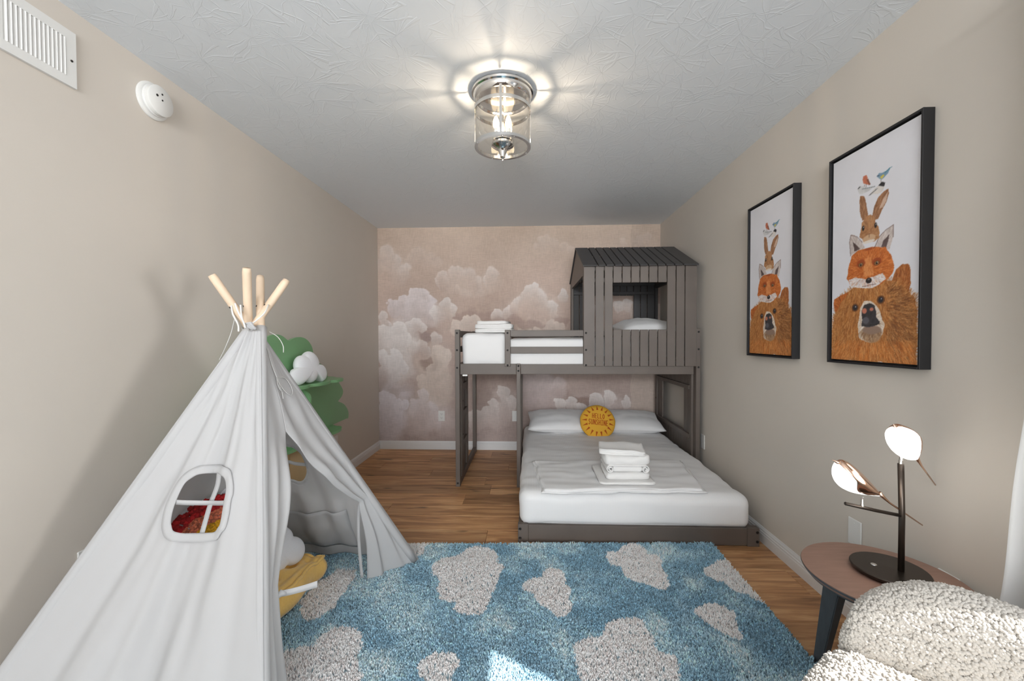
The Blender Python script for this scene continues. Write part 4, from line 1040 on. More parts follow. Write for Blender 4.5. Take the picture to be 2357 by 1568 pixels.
def rug():
    c00, c10, c11, c01 = np.array((-1.42, .70)), np.array((1.052, .80)), np.array((1.068, 2.452)), np.array((-1.42, 2.345))
    def at(u, v): return (c00*(1-u)[:, None]+c10*u[:, None])*(1-v)[:, None]+(c01*(1-u)[:, None]+c11*u[:, None])*v[:, None]
    t = thing('rug', 'blue shag rug with pale cloud shapes on the wooden floor', 'rug', (0, 1.6, 0))
    nb = 60; U, V_ = np.meshgrid(np.linspace(0, 1, nb), np.linspace(0, 1, nb)); P = at(U.ravel(), V_.ravel())
    ob = np_mesh('rug_base', np.column_stack([P, np.full(len(P), .018)]), grid_faces(nb, nb), M_rugbase, t)
    md = ob.modifiers.new('thick', 'SOLIDIFY'); md.thickness = .017; md.offset = -1
    N = 146000; u = RNG.random(N); v = RNG.random(N)
    P = at(u, v); keep = (P[:, 0] > -1.22) & ((P[:, 1] > 1.12) | (RNG.random(N) < .35)); P = P[keep]; n = len(P)
    H_, W_ = 260, 380
    def samp(f): return f[np.clip((P[:, 1]-.6)/2.0*H_, 0, H_-1).astype(int), np.clip((P[:, 0]+1.5)/2.7*W_, 0, W_-1).astype(int)]
    b1, b2, b3 = samp(fbm(H_, W_, 5, 4, 31)), samp(fbm(H_, W_, 14, 3, 32)), samp(fbm(H_, W_, 40, 2, 33))
    blue = np.array([178, 208, 223.]); deep = np.array([132, 168, 188.]); pale = np.array([204, 226, 236.])
    k = np.clip((b1-.5)*1.5+(b2-.5)*2.3+.55, 0, 1)[:, None]
    C = deep*(1-k)+blue*k+(pale-blue)*np.clip((b2-.52)*3, 0, .8)[:, None]
    cl = np.zeros(n, bool); jx, jy = P[:, 0]+(b3-.5)*.03, P[:, 1]+(b3-.5)*.03
    for poly in RUG_CLOUDS: cl |= in_poly(jx, jy, [tuple(q) for q in smooth_closed(poly, 3)])
    C[cl] = np.array([255, 246, 244.])
    C = np.clip(C*(1+.13*RNG.standard_normal(n))[:, None], 8, 250)
    edge = np.minimum.reduce([np.ones(n)])
    # two-segment curved three-sided tufts
    h = .0125+.006*RNG.random(n)+.005*(b2-.5)*2; a = RNG.random(n)*2*math.pi; lean = (.15+.6*RNG.random(n))*h*.75
    w = .0030+.0012*RNG.random(n); w2 = w*.85
    V = np.zeros((n, 7, 3), np.float32)
    for i in range(3):
        q = a+2*math.pi*i/3
        V[:, i, 0] = P[:, 0]+w*np.cos(q); V[:, i, 1] = P[:, 1]+w*np.sin(q); V[:, i, 2] = .0165
        V[:, 3+i, 0] = P[:, 0]+lean*.5*np.cos(a)+w2*np.cos(q); V[:, 3+i, 1] = P[:, 1]+lean*.5*np.sin(a)+w2*np.sin(q); V[:, 3+i, 2] = .0165+h*.68
    V[:, 6, 0] = P[:, 0]+lean*np.cos(a); V[:, 6, 1] = P[:, 1]+lean*np.sin(a); V[:, 6, 2] = .0165+h
    base = (np.arange(n)*7)[:, None, None]
    tri = np.array([[0, 1, 4], [0, 4, 3], [1, 2, 5], [1, 5, 4], [2, 0, 3], [2, 3, 5], [3, 4, 6], [4, 5, 6], [5, 3, 6]])
    F = (base+tri[None]).reshape(-1, 3)
    col = np.repeat(lin(C), 7, axis=0)*1.12
    o = np_mesh('pile', V.reshape(-1, 3), F, M_pile, t, True, np.clip(col, 0, .96)); o['kind'] = 'stuff'
rug()

# ------------------------------------------------------------------ play tent
POLES = [((-.62, 2.2, 0), (-1.227, 1.55, 1.481)), ((-.72, 1.06, 0), (-1.154, 1.73, 1.50)), ((-1.62, .98, 0), (-1.038, 1.73, 1.483)), ((-1.52, 2.2, 0), (-1.08, 1.54, 1.503))]
TC = np.array([-1.12, 1.64]); ZTOP = 1.268
def pole_line(i, z, off=.031):
    a, b = map(np.array, POLES[i]); P = a+(b-a)*(z/b[2]); r = a[:2]-TC; r = r/np.linalg.norm(r); P = P.astype(float).copy(); P[:2] += r*off; return P
WIN_F = [(.395, .641), (.409, .625), (.439, .607), (.486, .599), (.556, .597), (.61, .597), (.691, .599), (.722, .613), (.741, .625), (.744, .661), (.742, .688), (.747, .708), (.738, .736), (.702, .763), (.647, .775), (.576, .782), (.502, .779), (.441, .771), (.397, .753), (.382, .732), (.378, .703), (.381, .672)]
WIN_B = [(.604, .741), (.555, .737), (.515, .733), (.48, .719), (.457, .704), (.446, .686), (.444, .657), (.447, .626), (.457, .592), (.474, .569), (.501, .547), (.531, .537), (.581, .535), (.652, .534), (.716, .536), (.775, .54), (.80, .566), (.793, .605), (.736, .68), (.673, .725)]
def tent_surface(i, j, inside_sag, pleats, seed, flare=.0):
    """point of the canvas between poles i and j: s across, z up; outward normal of the panel is used for the folds"""
    A, B, Ct = pole_line(i, 0), pole_line(j, 0), pole_line(i, ZTOP)
    nrm = np.cross(B-A, Ct-A); nrm /= np.linalg.norm(nrm); mid = (A+B)/2
    if np.dot(nrm[:2], mid[:2]-TC) < 0: nrm = -nrm
    def S(s, z, off=0.0):
        P = pole_line(i, z)*(1-s)+pole_line(j, z)*s
        wd = np.linalg.norm((pole_line(j, z)-pole_line(i, z)))
        env = max(0.0, 4*s*(1-s))**1.15; tz = 1-z/ZTOP
        d = -inside_sag*env*tz*(1.15-tz)*1.6
        for k, (n, ph, am) in enumerate(pleats):
            d += am*env*math.sin(2*math.pi*n*(s+.05*math.sin(3*z+ph))+ph)*(.25+.75*tz)*min(1, wd*3)
        d += .010*env*wob(s*3, z*2.2, seed, 2.2)+.005*env*wob(s*6, z*6, seed+4, 1.5)
        d += flare*max(0, .25-z)*env
        return P+nrm*(d+off)
    return S
def tent_panel(name, S, root, hole=None, ns=110, nz=130, zlo=.018):
    V = []; ss = np.linspace(0, 1, ns); zz = np.linspace(zlo, ZTOP, nz)
    for z in zz:
        for s in ss: V.append(S(s, z))
    F = grid_faces(ns, nz)
    if hole is not None:
        G = np.array([(s, z) for z in zz for s in ss]); cen = G[F].mean(1)
        hp_ = smooth_closed(hole, 3); c = hp_.mean(0); big = c+(hp_-c)*1.05
        F = F[~in_poly(cen[:, 0], cen[:, 1], [tuple(q) for q in big])]
    o = np_mesh(name, np.array(V), F, M_tent, root, True)
    md = o.modifiers.new('thick', 'SOLIDIFY'); md.thickness = .0015; md.offset = 0
    return o
def strip(name, pts, width_dir, w, m, root, th=.0016):
    """ribbon through pts, its width along width_dir"""
    P = smooth_open(pts, 6); wd = np.array(width_dir, float); V = []
    for q in P: V += [q-wd*w/2, q+wd*w/2]
    F = [[2*i, 2*i+1, 2*i+3, 2*i+2] for i in range(len(P)-1)]
    o = pyd(name, V, F, m, root, True); md = o.modifiers.new('thick', 'SOLIDIFY'); md.thickness = th; md.offset = 0; return o
def window_trim(S, hole, root, width=.02):
    H_ = smooth_closed(hole, 4); c = H_.mean(0); n = len(H_); V = []
    rings = [(-.004, .004), (0, .006), (width*.5, .005), (width, .0035)]
    P3 = np.array([S(*q) for q in H_])
    for k, (dw, off) in enumerate(rings):
        for i, q in enumerate(H_):
            # step outwards by dw metres in the panel
            d = q-c; e = S(*(c+d*1.06))-S(*(c+d)); L = np.linalg.norm(e); f = c+d*(1+.06*dw/max(L, 1e-5))
            V.append(S(f[0], f[1], off))
    F = grid_faces(n, len(rings), True)
    o = np_mesh('window_trim', np.array(V), F, M_tent, root, True)
    md = o.modifiers.new('thick', 'SOLIDIFY'); md.thickness = .006; md.offset = -1
    return o
def play_tent():
    t = thing('play_tent', 'white canvas teepee play tent on pine poles beside the left wall', 'play tent', (-1.12, 1.6, 0))
    for i, (a, b) in enumerate(POLES):
        a_, b_ = np.array(a), np.array(b); d = b_-a_
        P = [a_+d*k for k in (0, .25, .5, .75, .99)]; L = np.linalg.norm(d)
        pl = tube('pole', P+[b_], [.0155]*5+[.0135], M_pine, t, 18)
        q = a_+d*(1.365/b_[2]); perp = np.cross(d/L, [0, 1, 0]); perp /= np.linalg.norm(perp)
        hdir = np.array([-.5, -.85, .1]); hdir -= d/L*np.dot(hdir, d/L); hdir /= np.linalg.norm(hdir)
        lathe('cord_hole', [(.004, 0), (.004, .0008), (0, .0008)], tuple(q+hdir*.0153), M_dark, pl, 10, tuple(hdir))
    SF = tent_surface(2, 1, .055, [(2.6, 2.2, .020), (6.3, .6, .008), (11, 2.0, .003)], 1.0)
    SL = tent_surface(3, 2, .03, [(4, 1.2, .012)], 2.0)
    SB = tent_surface(0, 3, .045, [(4.5, .3, .010)], 3.0, .18)
    SD = tent_surface(0, 1, .012, [(4, 1.0, .006)], 4.0)
    tent_panel('front_panel', SF, t, WIN_F); tent_panel('wall_side_panel', SL, t, None, 60, 70); tent_panel('back_panel', SB, t, WIN_B)
    window_trim(SF, WIN_F, t, .022); window_trim(SB, WIN_B, t, .016)
    up = np.array([0, 0, 1.0])
    strip('window_strap', [SF(.375, .690, .004), SF(.47, .688, -.004), SF(.58, .688, -.008), SF(.67, .686, -.004), SF(.752, .685, .004)], (0, -.1, 1), .017, M_tent, t)
    sx = pole_line(1, .7)-pole_line(2, .7); sx /= np.linalg.norm(sx)
    strip('window_strap', [SF(.590, .785, .002), SF(.588, .74, -.012), SF(.580, .688, -.011), SF(.588, .64, -.006), SF(.600, .594, .003)], sx, .016, M_tent, t)
    strip('window_strap', [SB(.44, .635, -.004), SB(.52, .650, -.004), SB(.60, .656, -.004), SB(.70, .640, -.004), SB(.80, .625, -.004)], (0, 0, 1), .016, M_tent, t)
    strip('window_strap', [SB(.66, .735, -.002), SB(.668, .64, -.008), SB(.675, .58, -.006), SB(.676, .53, -.002)], sx, .014, M_tent, t)
    # pocket sewn inside the back panel
    V = []; nu, nv = 24, 14
    for j in range(nv):
        for i in range(nu):
            u, v = i/(nu-1), j/(nv-1); s = (.75*(1-u)+.26*u)*v+(.78*(1-u)+.33*u)*(1-v); z = .10*(1-v)+(.36+.015*u)*v
            e = min(u, 1-u, v, 1-v+.3)
            V.append(SB(s, z, -.004-.012*min(1, e*5)-.004*wob(u*4, v*3, 7, 2)))
    o = np_mesh('pocket', np.array(V), grid_faces(nu, nv), M_tent, t, True); md = o.modifiers.new('thick', 'SOLIDIFY'); md.thickness = .0015
    # door side: closed above the slit, two gathered flaps below
    slit_s, slit_z = .62, .872
    def edgeR(z):   # flap by the far pole
        if z > .445: k = (slit_z-z)/(slit_z-.445); return slit_s+(.075-slit_s)*k-.06*math.sin(math.pi*k)*0
        return .075+.075*(.445-z)/.445
    def edgeL(z):   # flap by the near pole
        if z > .41: k = (slit_z-z)/(slit_z-.41); return slit_s+(.85-slit_s)*k
        return .85-.06*(.41-z)/.41
    def flap(name, which):
        ns, nz = 46, 120; V = []; tz = .445 if which == 'R' else .41
        for z in np.linspace(.022, ZTOP, nz):
            for s_ in np.linspace(0, 1, ns):
                if z >= slit_z: s = s_*slit_s if which == 'R' else 1-s_*(1-slit_s)
                else: s = s_*edgeR(z) if which == 'R' else 1-s_*(1-edgeL(z))
                P = SD(s, z)
                if z < slit_z:
                    k = min(1, (slit_z-z)/.25); g = math.exp(-((z-tz)/.16)**2)
                    amp = .012*k*(1-.5*g)
                    P = P+np.array([1, 0, .25])*amp*math.sin(s_*math.pi*5.0+.6)*min(1, s_*4)
                    if which == 'R':
                        P = P+np.array([-.035, -.02, 0])*s_*g*k
                        if z < tz: q = (tz-z)/tz; P = P+np.array([-.20*s_**1.3*q, -.03*q*s_, 0])+np.array([.012, .0, 0])*math.sin(s_*9)*q
                    else:
                        P = P+np.array([-.035, .0, 0])*s_*(g if z > tz else 1)*k
                        if z < tz: q = (tz-z)/tz; P = P+np.array([-.055, .0, 0])*s_*q
                V.append(P)
        o = np_mesh(name, np.array(V), grid_faces(ns, nz), M_tent, t, True)
        md = o.modifiers.new('thick', 'SOLIDIFY'); md.thickness = .0018; md.offset = 0
        return o
    flap('door_flap', 'R'); flap('door_flap', 'L')
    # hanging facing inside the far flap (pale strip) and ties
    strip('flap_tie', [(-.820, 2.015, .452), (-.838, 1.985, .415), (-.842, 1.975, .30), (-.836, 1.975, .17), (-.826, 1.975, .055)], (.94, .33, 0), .014, M_tent, t)
    strip('flap_tie', [(-.79, 2.01, .462), (-.800, 1.99, .447), (-.826, 1.985, .440), (-.846, 1.992, .438)], (0, 0, 1), .022, M_tent, t, .004)
    strip('flap_tie', [(-.838, 1.335, .378), (-.815, 1.34, .380), (-.77, 1.345, .390), (-.716, 1.345, .408)], (0, 0, 1), .021, M_tent, t)
    tube('tie_knot', [(-.842, 1.322, .372), (-.832, 1.332, .384), (-.822, 1.34, .376)], [.006, .011, .006], M_tent, t, 8)
    # lashing cords at the crown
    ax = np.array([-1.115, 1.60, 1.29])
    def top(i, z, r=.017): P = pole_line(i, z, 0); return P+np.array([.004, -r, 0])
    tube('lashing_cord', smooth_open([top(0, 1.365), top(0, 1.33)+[-.012, -.01, 0], [-1.150, 1.585, 1.29], [-1.147, 1.583, 1.262]]), .0035, M_cord, t, 6)
    tube('lashing_cord', smooth_open([[-1.137, 1.552, 1.371], [-1.125, 1.55, 1.34], [-1.106, 1.553, 1.30], [-1.096, 1.55, 1.275]]), .0035, M_cord, t, 6)
    tube('lashing_cord', smooth_open([top(2, 1.372)+[.006, -.002, 0], [-1.06, 1.61, 1.335], [-1.09, 1.59, 1.298], [-1.10, 1.57, 1.285]]), .003, M_cord, t, 6)
    tube('lashing_cord', smooth_open([[-1.118, 1.556, 1.365], [-1.112, 1.553, 1.32], [-1.104, 1.56, 1.285]]), .003, M_cord, t, 6)
    for k in range(4):
        a = k*1.3; tube('crown_knot', [(-1.105+.012*math.cos(a), 1.575+.008*math.sin(a), 1.272+.006*k), (-1.09-.008*math.cos(a), 1.565, 1.284+.004*k), (-1.08+.01*math.sin(a), 1.575, 1.272)], .006, M_tent, t, 6)
    # canvas sleeves that hold the poles
    for i in range(4):
        zs = np.concatenate([[.03], np.linspace(.1, 1.2, 12), [1.245, 1.278]]); path = [pole_line(i, z, .004) for z in zs]
        Vt, Ft = tube_data(path, [.0205]*(len(zs)-2)+[.022, .023], 16, False)
        V = np.array(Vt); V += np.array([[.0025*wob(p[2]*5, k % 16, i, 1.3), .0025*wob(p[2]*5+9, k % 16, i, 1.3), 0] for k, p in enumerate(V)])
        o = np_mesh('pole_sleeve', V, np.array(Ft), M_tent, t, True); md = o.modifiers.new('thick', 'SOLIDIFY'); md.thickness = .0015; md.offset = 1
    # decorative string hanging down the door side with a bow
    def on(s, z, off=.006): return SD(s, z, off)
    tube('hanging_string', smooth_open([on(.45, 1.25, .012), on(.50, 1.19), on(.55, 1.12), on(.50, 1.06), on(.52, 1.03)]), .0022, mat('grey_string', rgb(196, 195, 193), .9), t, 6)
    M_s = bpy.data.materials['grey_string']
    tube('hanging_string', smooth_open([on(.52, 1.075), on(.36, 1.072), on(.24, 1.06), on(.24, 1.02), on(.33, .995), on(.44, 1.02), on(.52, 1.07)]), .0018, M_s, t, 6)
    tube('hanging_string', smooth_open([on(.52, 1.075), on(.56, 1.04), on(.50, 1.02), on(.52, 1.075), on(.50, 1.02), on(.535, .99)]), .0018, M_s, t, 6)
    tube('hanging_string', smooth_open([(-1.075, 1.665, 1.262), (-1.055, 1.69, 1.240), (-1.040, 1.70, 1.205), (-1.038, 1.70, 1.175)]), .0015, M_cord, t, 6)
    # thin dark seam cord down the left edge
    tube('hanging_string', smooth_open([(-1.175, 1.60, 1.31), (-1.185, 1.59, 1.25), (-1.20, 1.575, 1.19), (-1.21, 1.56, 1.15)]), .0016, M_s, t, 6)
play_tent()

# ------------------------------------------------------------------ things in the tent
def floor_cushion():
    t = thing('floor_cushion', 'square mustard yellow tufted floor cushion inside the play tent', 'cushion', (-1.33, 1.72, .03))
    lo, hi = np.array([-.27, -.30, 0]), np.array([.27, .30, .125]); n = 44; V = []
    tw = [-.66, -.22, .22, .66]
    us = np.linspace(-1, 1, n+1)
    def height(u, v):
        e = (max(0, 1-abs(u)**6)*max(0, 1-abs(v)**6))**.5; z = .112+.022*e
        for a in tw:
            for b in tw: z -= .036*math.exp(-(((u-a)/.10)**2+((v-b)/.10)**2))
        z -= .012*math.exp(-((abs(u)-.84)/.05)**2)+.012*math.exp(-((abs(v)-.84)/.05)**2)
        z += .006*wob(u*4, v*4, 3, 2); return z
    for side in (1, 0):
        for v in us:
            for u in us:
                k = 1+.03*math.sin(v*7)*(abs(u) > .97)
                V.append((u*.27*k, v*.30, height(u, v) if side else .012))
    f = grid_faces(n+1, n+1); N = (n+1)**2; F = [list(q) for q in f]+[list(q[::-1]+N) for q in f]
    # side walls with piping bulge
    def ring(): return [i for i in range(n+1)]+[(j)*(n+1)+n for j in range(1, n+1)]+[n*(n+1)+i for i in range(n-1, -1, -1)]+[j*(n+1) for j in range(n-1, 0, -1)]
    R0 = ring(); m = len(R0); levels = 6; prev = R0
    for L in range(1, levels+1):
        if L == levels: cur = [r+N for r in R0]
        else:
            cur = []
            for r in R0:
                p = np.array(V[r]); q = np.array(V[r+N]); w = p*(1-L/levels)+q*(L/levels)
                out = 1+.05*math.sin(math.pi*L/levels)+.02*wob(w[0]*9, w[1]*9, w[2]*9, 1)
                cur.append(len(V)); V.append((w[0]*out, w[1]*out, w[2]))
        for i in range(m): F.append([prev[(i+1) % m], prev[i], cur[i], cur[(i+1) % m]])
        prev = cur
    body = pyd('cushion_body', V, F, M_yellow, t, True)
    body.matrix_parent_inverse = Matrix.Identity(4)
    loop = np.array([V[r] for r in R0]); loop[:, 2] += .001; loop[:, :2] *= 1.01
    pp = tube('piping', list(loop)+[loop[0]], .0085, M_yellow, t, 6); pp.matrix_parent_inverse = Matrix.Identity(4)
    for a in tw:
        for b in tw:
            bt = lathe('tuft_button', [(.007, 0), (.005, .003), (0, .004)], (a*.27, b*.30, height(a, b)), M_yellow, t, 8); bt.matrix_parent_inverse = Matrix.Identity(4)
    t.rotation_euler = (0, 0, math.radians(-4))
floor_cushion()

def star_plush():
    o = thing('cloud_cushion', 'white cloud cushion with grey star propped on the yellow floor cushion', 'cushion', (0, 0, 0))
    out = cloud_outline([(0, -.02, .09), (-.10, -.03, .075), (.10, -.035, .075), (-.035, .06, .085), (.055, .045, .075)])
    puff('plush_body', out, .11, M_plush, o)
    s = []
    for k in range(10):
        a = math.pi/2+k*math.pi/5; r = .020 if k % 2 == 0 else .008; s.append((-.01+r*math.cos(a), .012+r*math.sin(a)))
    V = [(x, y, .0548) for x, y in s]+[(-.01, .012, .0565)]; pyd('star_print', V, [[i, (i+1) % 10, 10] for i in range(10)], M_star, o)
    o.scale = (.86, .86, .86); o.matrix_world = Matrix.Translation((-1.205, 1.862, .232)) @ Matrix.Scale(.86, 4) @ Matrix.Rotation(math.radians(64), 4, 'Z') @ Matrix.Rotation(math.radians(62), 4, 'X')
    return o
star_plush()

def rainbow_cushion():
    """arched cushion, thick looped bands of red, coral, yellow and green"""
    t = thing('rainbow_cushion', 'tufted rainbow cushion with red, coral and yellow bands inside the tent', 'cushion', (0, 0, 0))
    R_ = .25; outl = [(R_*math.cos(a), R_*math.sin(a)-.10) for a in np.linspace(0, math.pi, 22)]+[(x, -.10-.02) for x in np.linspace(-R_*.96, R_*.96, 14)]
    puff('cushion_back', outl, .09, M_plush, t, n_sub=2)
    bands = [(.235, .185, (196, 42, 44), .011), (.185, .135, (242, 138, 104), .006), (.135, .085, (240, 180, 44), .006), (.085, .035, (70, 140, 96), .006), (.035, .0, (90, 150, 190), .006)]
    Vall, Fall, Call = [], [], []
    ico = np.array([(0, 0, 1), (0.894, 0, .447), (.276, .851, .447), (-.724, .526, .447), (-.724, -.526, .447), (.276, -.851, .447), (.724, .526, -.447), (-.276, .851, -.447), (-.894, 0, -.447), (-.276, -.851, -.447), (.724, -.526, -.447), (0, 0, -1)])
    icf = np.array([(0, 1, 2), (0, 2, 3), (0, 3, 4), (0, 4, 5), (0, 5, 1), (1, 6, 2), (2, 7, 3), (3, 8, 4), (4, 9, 5), (5, 10, 1), (6, 7, 2), (7, 8, 3), (8, 9, 4), (9, 10, 5), (10, 6, 1), (11, 7, 6), (11, 8, 7), (11, 9, 8), (11, 10, 9), (11, 6, 10)])
    OS = smooth_closed(outl, 2); oa = np.arctan2(OS[:, 1], OS[:, 0]); orr = np.hypot(OS[:, 0], OS[:, 1]); k_ = np.argsort(oa); oa, orr = oa[k_], orr[k_]
    base = 0
    for r0, r1, c, sz in bands:
        n = int((r0**2-r1**2)*math.pi/2/(sz*sz*.55))+4
        for _ in range(n):
            a = random.uniform(.02, math.pi-.02); r = math.sqrt(random.uniform(r1*r1, r0*r0)); x, y = r*math.cos(a), r*math.sin(a)-.10
            rho = min(.995, math.hypot(x, y)/np.interp(math.atan2(y, x), oa, orr, period=2*math.pi)); z = .045*(1-rho**2.6)**.5
            s = sz*random.uniform(.7, 1.2); Vall.append(ico*np.array([s, s, s*.8])+np.array([x, y, z+s*.3])); Fall.append(icf+base); base += 12
            Call.append(np.tile(np.array(c, float)*random.uniform(.75, 1.12), (12, 1)))
    o = np_mesh('tufted_bands', np.vstack(Vall), np.vstack(Fall), M_tuft, t, True, lin(np.clip(np.vstack(Call), 0, 255))); o['kind'] = 'stuff'
    t.matrix_world = Matrix.Translation((-1.285, 1.60, .44)) @ Matrix.Rotation(math.radians(40), 4, 'Z') @ Matrix.Rotation(math.radians(56), 4, 'X') @ Matrix.Rotation(math.radians(24), 4, 'Z')
rainbow_cushion()
wc = puff('cloud_cushion', cloud_outline([(0, -.04, .15), (-.15, -.05, .11), (.15, -.05, .11), (-.06, .08, .12), (.08, .06, .11)]), .09, M_plush)
wc.matrix_world = Matrix.Translation((-1.395, 1.75, .42)) @ Matrix.Rotation(math.radians(64), 4, 'Z') @ Matrix.Rotation(math.radians(74), 4, 'X')
tag(wc, 'large plain white cloud cushion behind the rainbow cushion in the tent', 'cushion')

# ------------------------------------------------------------------ green tree shelf
def tree_shelf():
    t = thing('tree_shelf', 'green tree shaped bookshelf with scalloped boards on a pale wooden trunk', 'bookshelf', (-1.5, 2.55, 0))
    x0 = -1.500
    def lobes(pts_list, sub=7):
        """chain of (start, bulge control points ...) lobes; each lobe smooth, corners kept between lobes"""
        out = []
        for lobe in pts_list: out += [tuple(q) for q in smooth_open(lobe, sub)][:-1]
        return out
    up = lobes([[(2.08, .955), (2.07, 1.02), (2.14, 1.06), (2.23, 1.065)], [(2.23, 1.065), (2.225, 1.15), (2.285, 1.228), (2.332, 1.25), (2.387, 1.257), (2.448, 1.248), (2.518, 1.214)],
                [(2.518, 1.214), (2.567, 1.233), (2.652, 1.241), (2.728, 1.222), (2.786, 1.176), (2.805, 1.117), (2.799, 1.077)], [(2.799, 1.072), (2.84, 1.064), (2.878, 1.057), (2.944, 1.032), (2.989, .994), (3.002, .948), (3.0, .945)]])
    prism('crown_panel', up, lambda u, v, w: (x0-w, u, v), .016, M_green, t)
    lowp = lobes([[(1.95, .58), (1.80, .64), (1.84, .74), (1.93, .76)], [(1.93, .76), (1.86, .85), (1.97, .922), (2.0, .925)], [(2.0, .925), (2.5, .925), (3.07, .925)], [(3.07, .920), (3.15, .905), (3.2, .869), (3.252, .814), (3.235, .772), (3.164, .739)],
                 [(3.164, .739), (3.274, .695), (3.344, .628), (3.343, .573), (3.32, .575)], [(3.32, .574), (2.6, .574), (1.95, .574)]])
    prism('middle_panel', lowp, lambda u, v, w: (x0-w, u, v), .016, M_green, t)
    def shelf(name, front, z, back):
        P = [(u, v) for u, v in lobes(front)]+[(u, v) for u, v in lobes(back)]
        prism(name, P, lambda u, v, w: (u, v, z+w), .018, M_green, t)
    shelf('top_shelf', [[(-1.40, 2.10), (-1.375, 2.2), (-1.385, 2.33), (-1.395, 2.37)], [(-1.395, 2.37), (-1.365, 2.40), (-1.355, 2.47), (-1.385, 2.54)], [(-1.385, 2.54), (-1.350, 2.60), (-1.342, 2.70), (-1.365, 2.775)], [(-1.365, 2.775), (-1.335, 2.82), (-1.335, 2.90), (-1.375, 2.965), (-1.43, 2.985)]], .926,
          [[(-1.43, 2.985), (-1.46, 3.03), (-1.52, 3.06), (-1.60, 3.03), (-1.645, 2.96)], [(-1.645, 2.96), (-1.65, 2.5), (-1.645, 2.10)]])
    shelf('lower_shelf', [[(-1.44, 2.25), (-1.41, 2.32), (-1.40, 2.42), (-1.43, 2.50)], [(-1.43, 2.50), (-1.37, 2.55), (-1.355, 2.66), (-1.40, 2.77)], [(-1.40, 2.77), (-1.375, 2.84), (-1.375, 2.94), (-1.41, 3.02), (-1.46, 3.04)]], .556,
          [[(-1.46, 3.04), (-1.52, 3.08), (-1.60, 3.05), (-1.645, 2.98)], [(-1.645, 2.98), (-1.65, 2.6), (-1.645, 2.25)]])
    div = lobes([[(-1.50, .578), (-1.40, .60), (-1.385, .70), (-1.41, .755)], [(-1.41, .755), (-1.37, .80), (-1.365, .87), (-1.41, .922)], [(-1.41, .922), (-1.45, .923), (-1.50, .924)]])
    prism('divider', div, lambda u, v, w: (u, 2.505+w, v), .016, M_green, t)
    div2 = [(-1.516-(u+1.50)*1.15, v) for u, v in div]
    prism('divider', div2, lambda u, v, w: (u, 2.505+w, v), .016, M_green, t)
    # trunk: crossed plates of pale wood, splayed at the top
    tr = lobes([[(2.30, 0), (2.36, .2), (2.33, .38), (2.20, .553)], [(2.20, .553), (2.6, .553), (3.10, .553)], [(3.10, .553), (3.03, .45), (2.93, .37), (2.88, .2), (2.92, .0)], [(2.92, 0), (2.6, 0), (2.30, 0)]])
    prism('trunk_panel', tr, lambda u, v, w: (x0-w, u, v), .016, M_birch, t)
    for y in (2.50, 2.70):
        pl = [(-1.345, 0), (-1.38, .2), (-1.41, .553), (-1.498, .553), (-1.498, 0)]
        prism('trunk_fin', pl, lambda u, v, w, y=y: (u, y+w, v), .016, M_birch, t)
    prism('trunk_front', [(2.516, 0), (2.70, 0), (2.70, .30), (2.516, .30)], lambda u, v, w: (-1.40-w, u, v), .014, M_birch, t)
tree_shelf()
cp = puff('cloud_plush', cloud_outline([(0, -.02, .072), (-.115, -.038, .058), (.120, -.035, .060), (-.045, .030, .070), (.035, .050, .075)]), .10, M_plush)
cp.matrix_world = Matrix.Translation((-1.420, 2.585, 1.033)) @ Matrix.Scale(.94, 4) @ Matrix.Rotation(math.radians(82), 4, 'Z') @ Matrix.Rotation(math.radians(78), 4, 'X')
tag(cp, 'pale cloud plush sitting on the top board of the green tree shelf', 'plush toy')
pk = puff('small_plush', cloud_outline([(0, 0, .045), (-.05, -.01, .035), (.05, -.01, .035)]), .06, M_pinkplush)
pk.matrix_world = Matrix.Translation((-1.462, 2.40, .985)) @ Matrix.Rotation(math.radians(85), 4, 'Z') @ Matrix.Rotation(math.radians(80), 4, 'X')
tag(pk, 'small pinkish plush toy partly hidden by the tent on the green shelf', 'plush toy')

# ------------------------------------------------------------------ side table, bird lamp, armchair, curtain
def side_table():
    cx, cy, zt, r = 1.158, 1.392, .450, .222
    t = thing('side_table', 'small round walnut side table with dark splayed legs by the wall', 'table', (cx, cy, 0))
    lathe('table_top', [(0, zt-.026), (r-.014, zt-.026), (r-.003, zt-.012), (r, zt-.004), (r-.0008, zt), (0, zt)], (cx, cy, 0), M_table_top, t, 96)
    lathe('table_edge', [(r-.020, zt-.0275), (r-.0145, zt-.0268), (r-.0035, zt-.0125), (r+.0007, zt-.004), (r+.0003, zt-.0022), (r-.004, zt-.010), (r-.022, zt-.024)], (cx, cy, 0), M_table_leg, t, 96, cap=False)
    for a in (110, 230, 350):
        d = Vector((math.cos(math.radians(a)), math.sin(math.radians(a)), 0)); s = Vector((-d.y, d.x, 0)); c = Vector((cx, cy, 0))
        top0, top1, bot0, bot1 = c+d*.10, c+d*.165, c+d*.185, c+d*.218
        V = []
        for q0, q1, z in ((bot0, bot1, 0), (top0, top1, zt-.027)):
            for q, e in ((q0, -1), (q1, -1), (q1, 1), (q0, 1)): V.append(q+s*e*(.016 if z == 0 else .026)+Vector((0, 0, z)))
        bm = _bm_pyd(V, [[3, 2, 1, 0], [4, 5, 6, 7], [0, 1, 5, 4], [1, 2, 6, 5], [2, 3, 7, 6], [3, 0, 4, 7]])
        bmesh.ops.bevel(bm, geom=list(bm.edges), offset=.003, segments=2, affect='EDGES'); bm_obj('leg', bm, M_table_leg, t)
    lathe('leg_hub', [(0, zt-.05), (.11, zt-.05), (.11, zt-.0265), (0, zt-.0265)], (cx, cy, 0), M_table_leg, t, 32)
side_table()

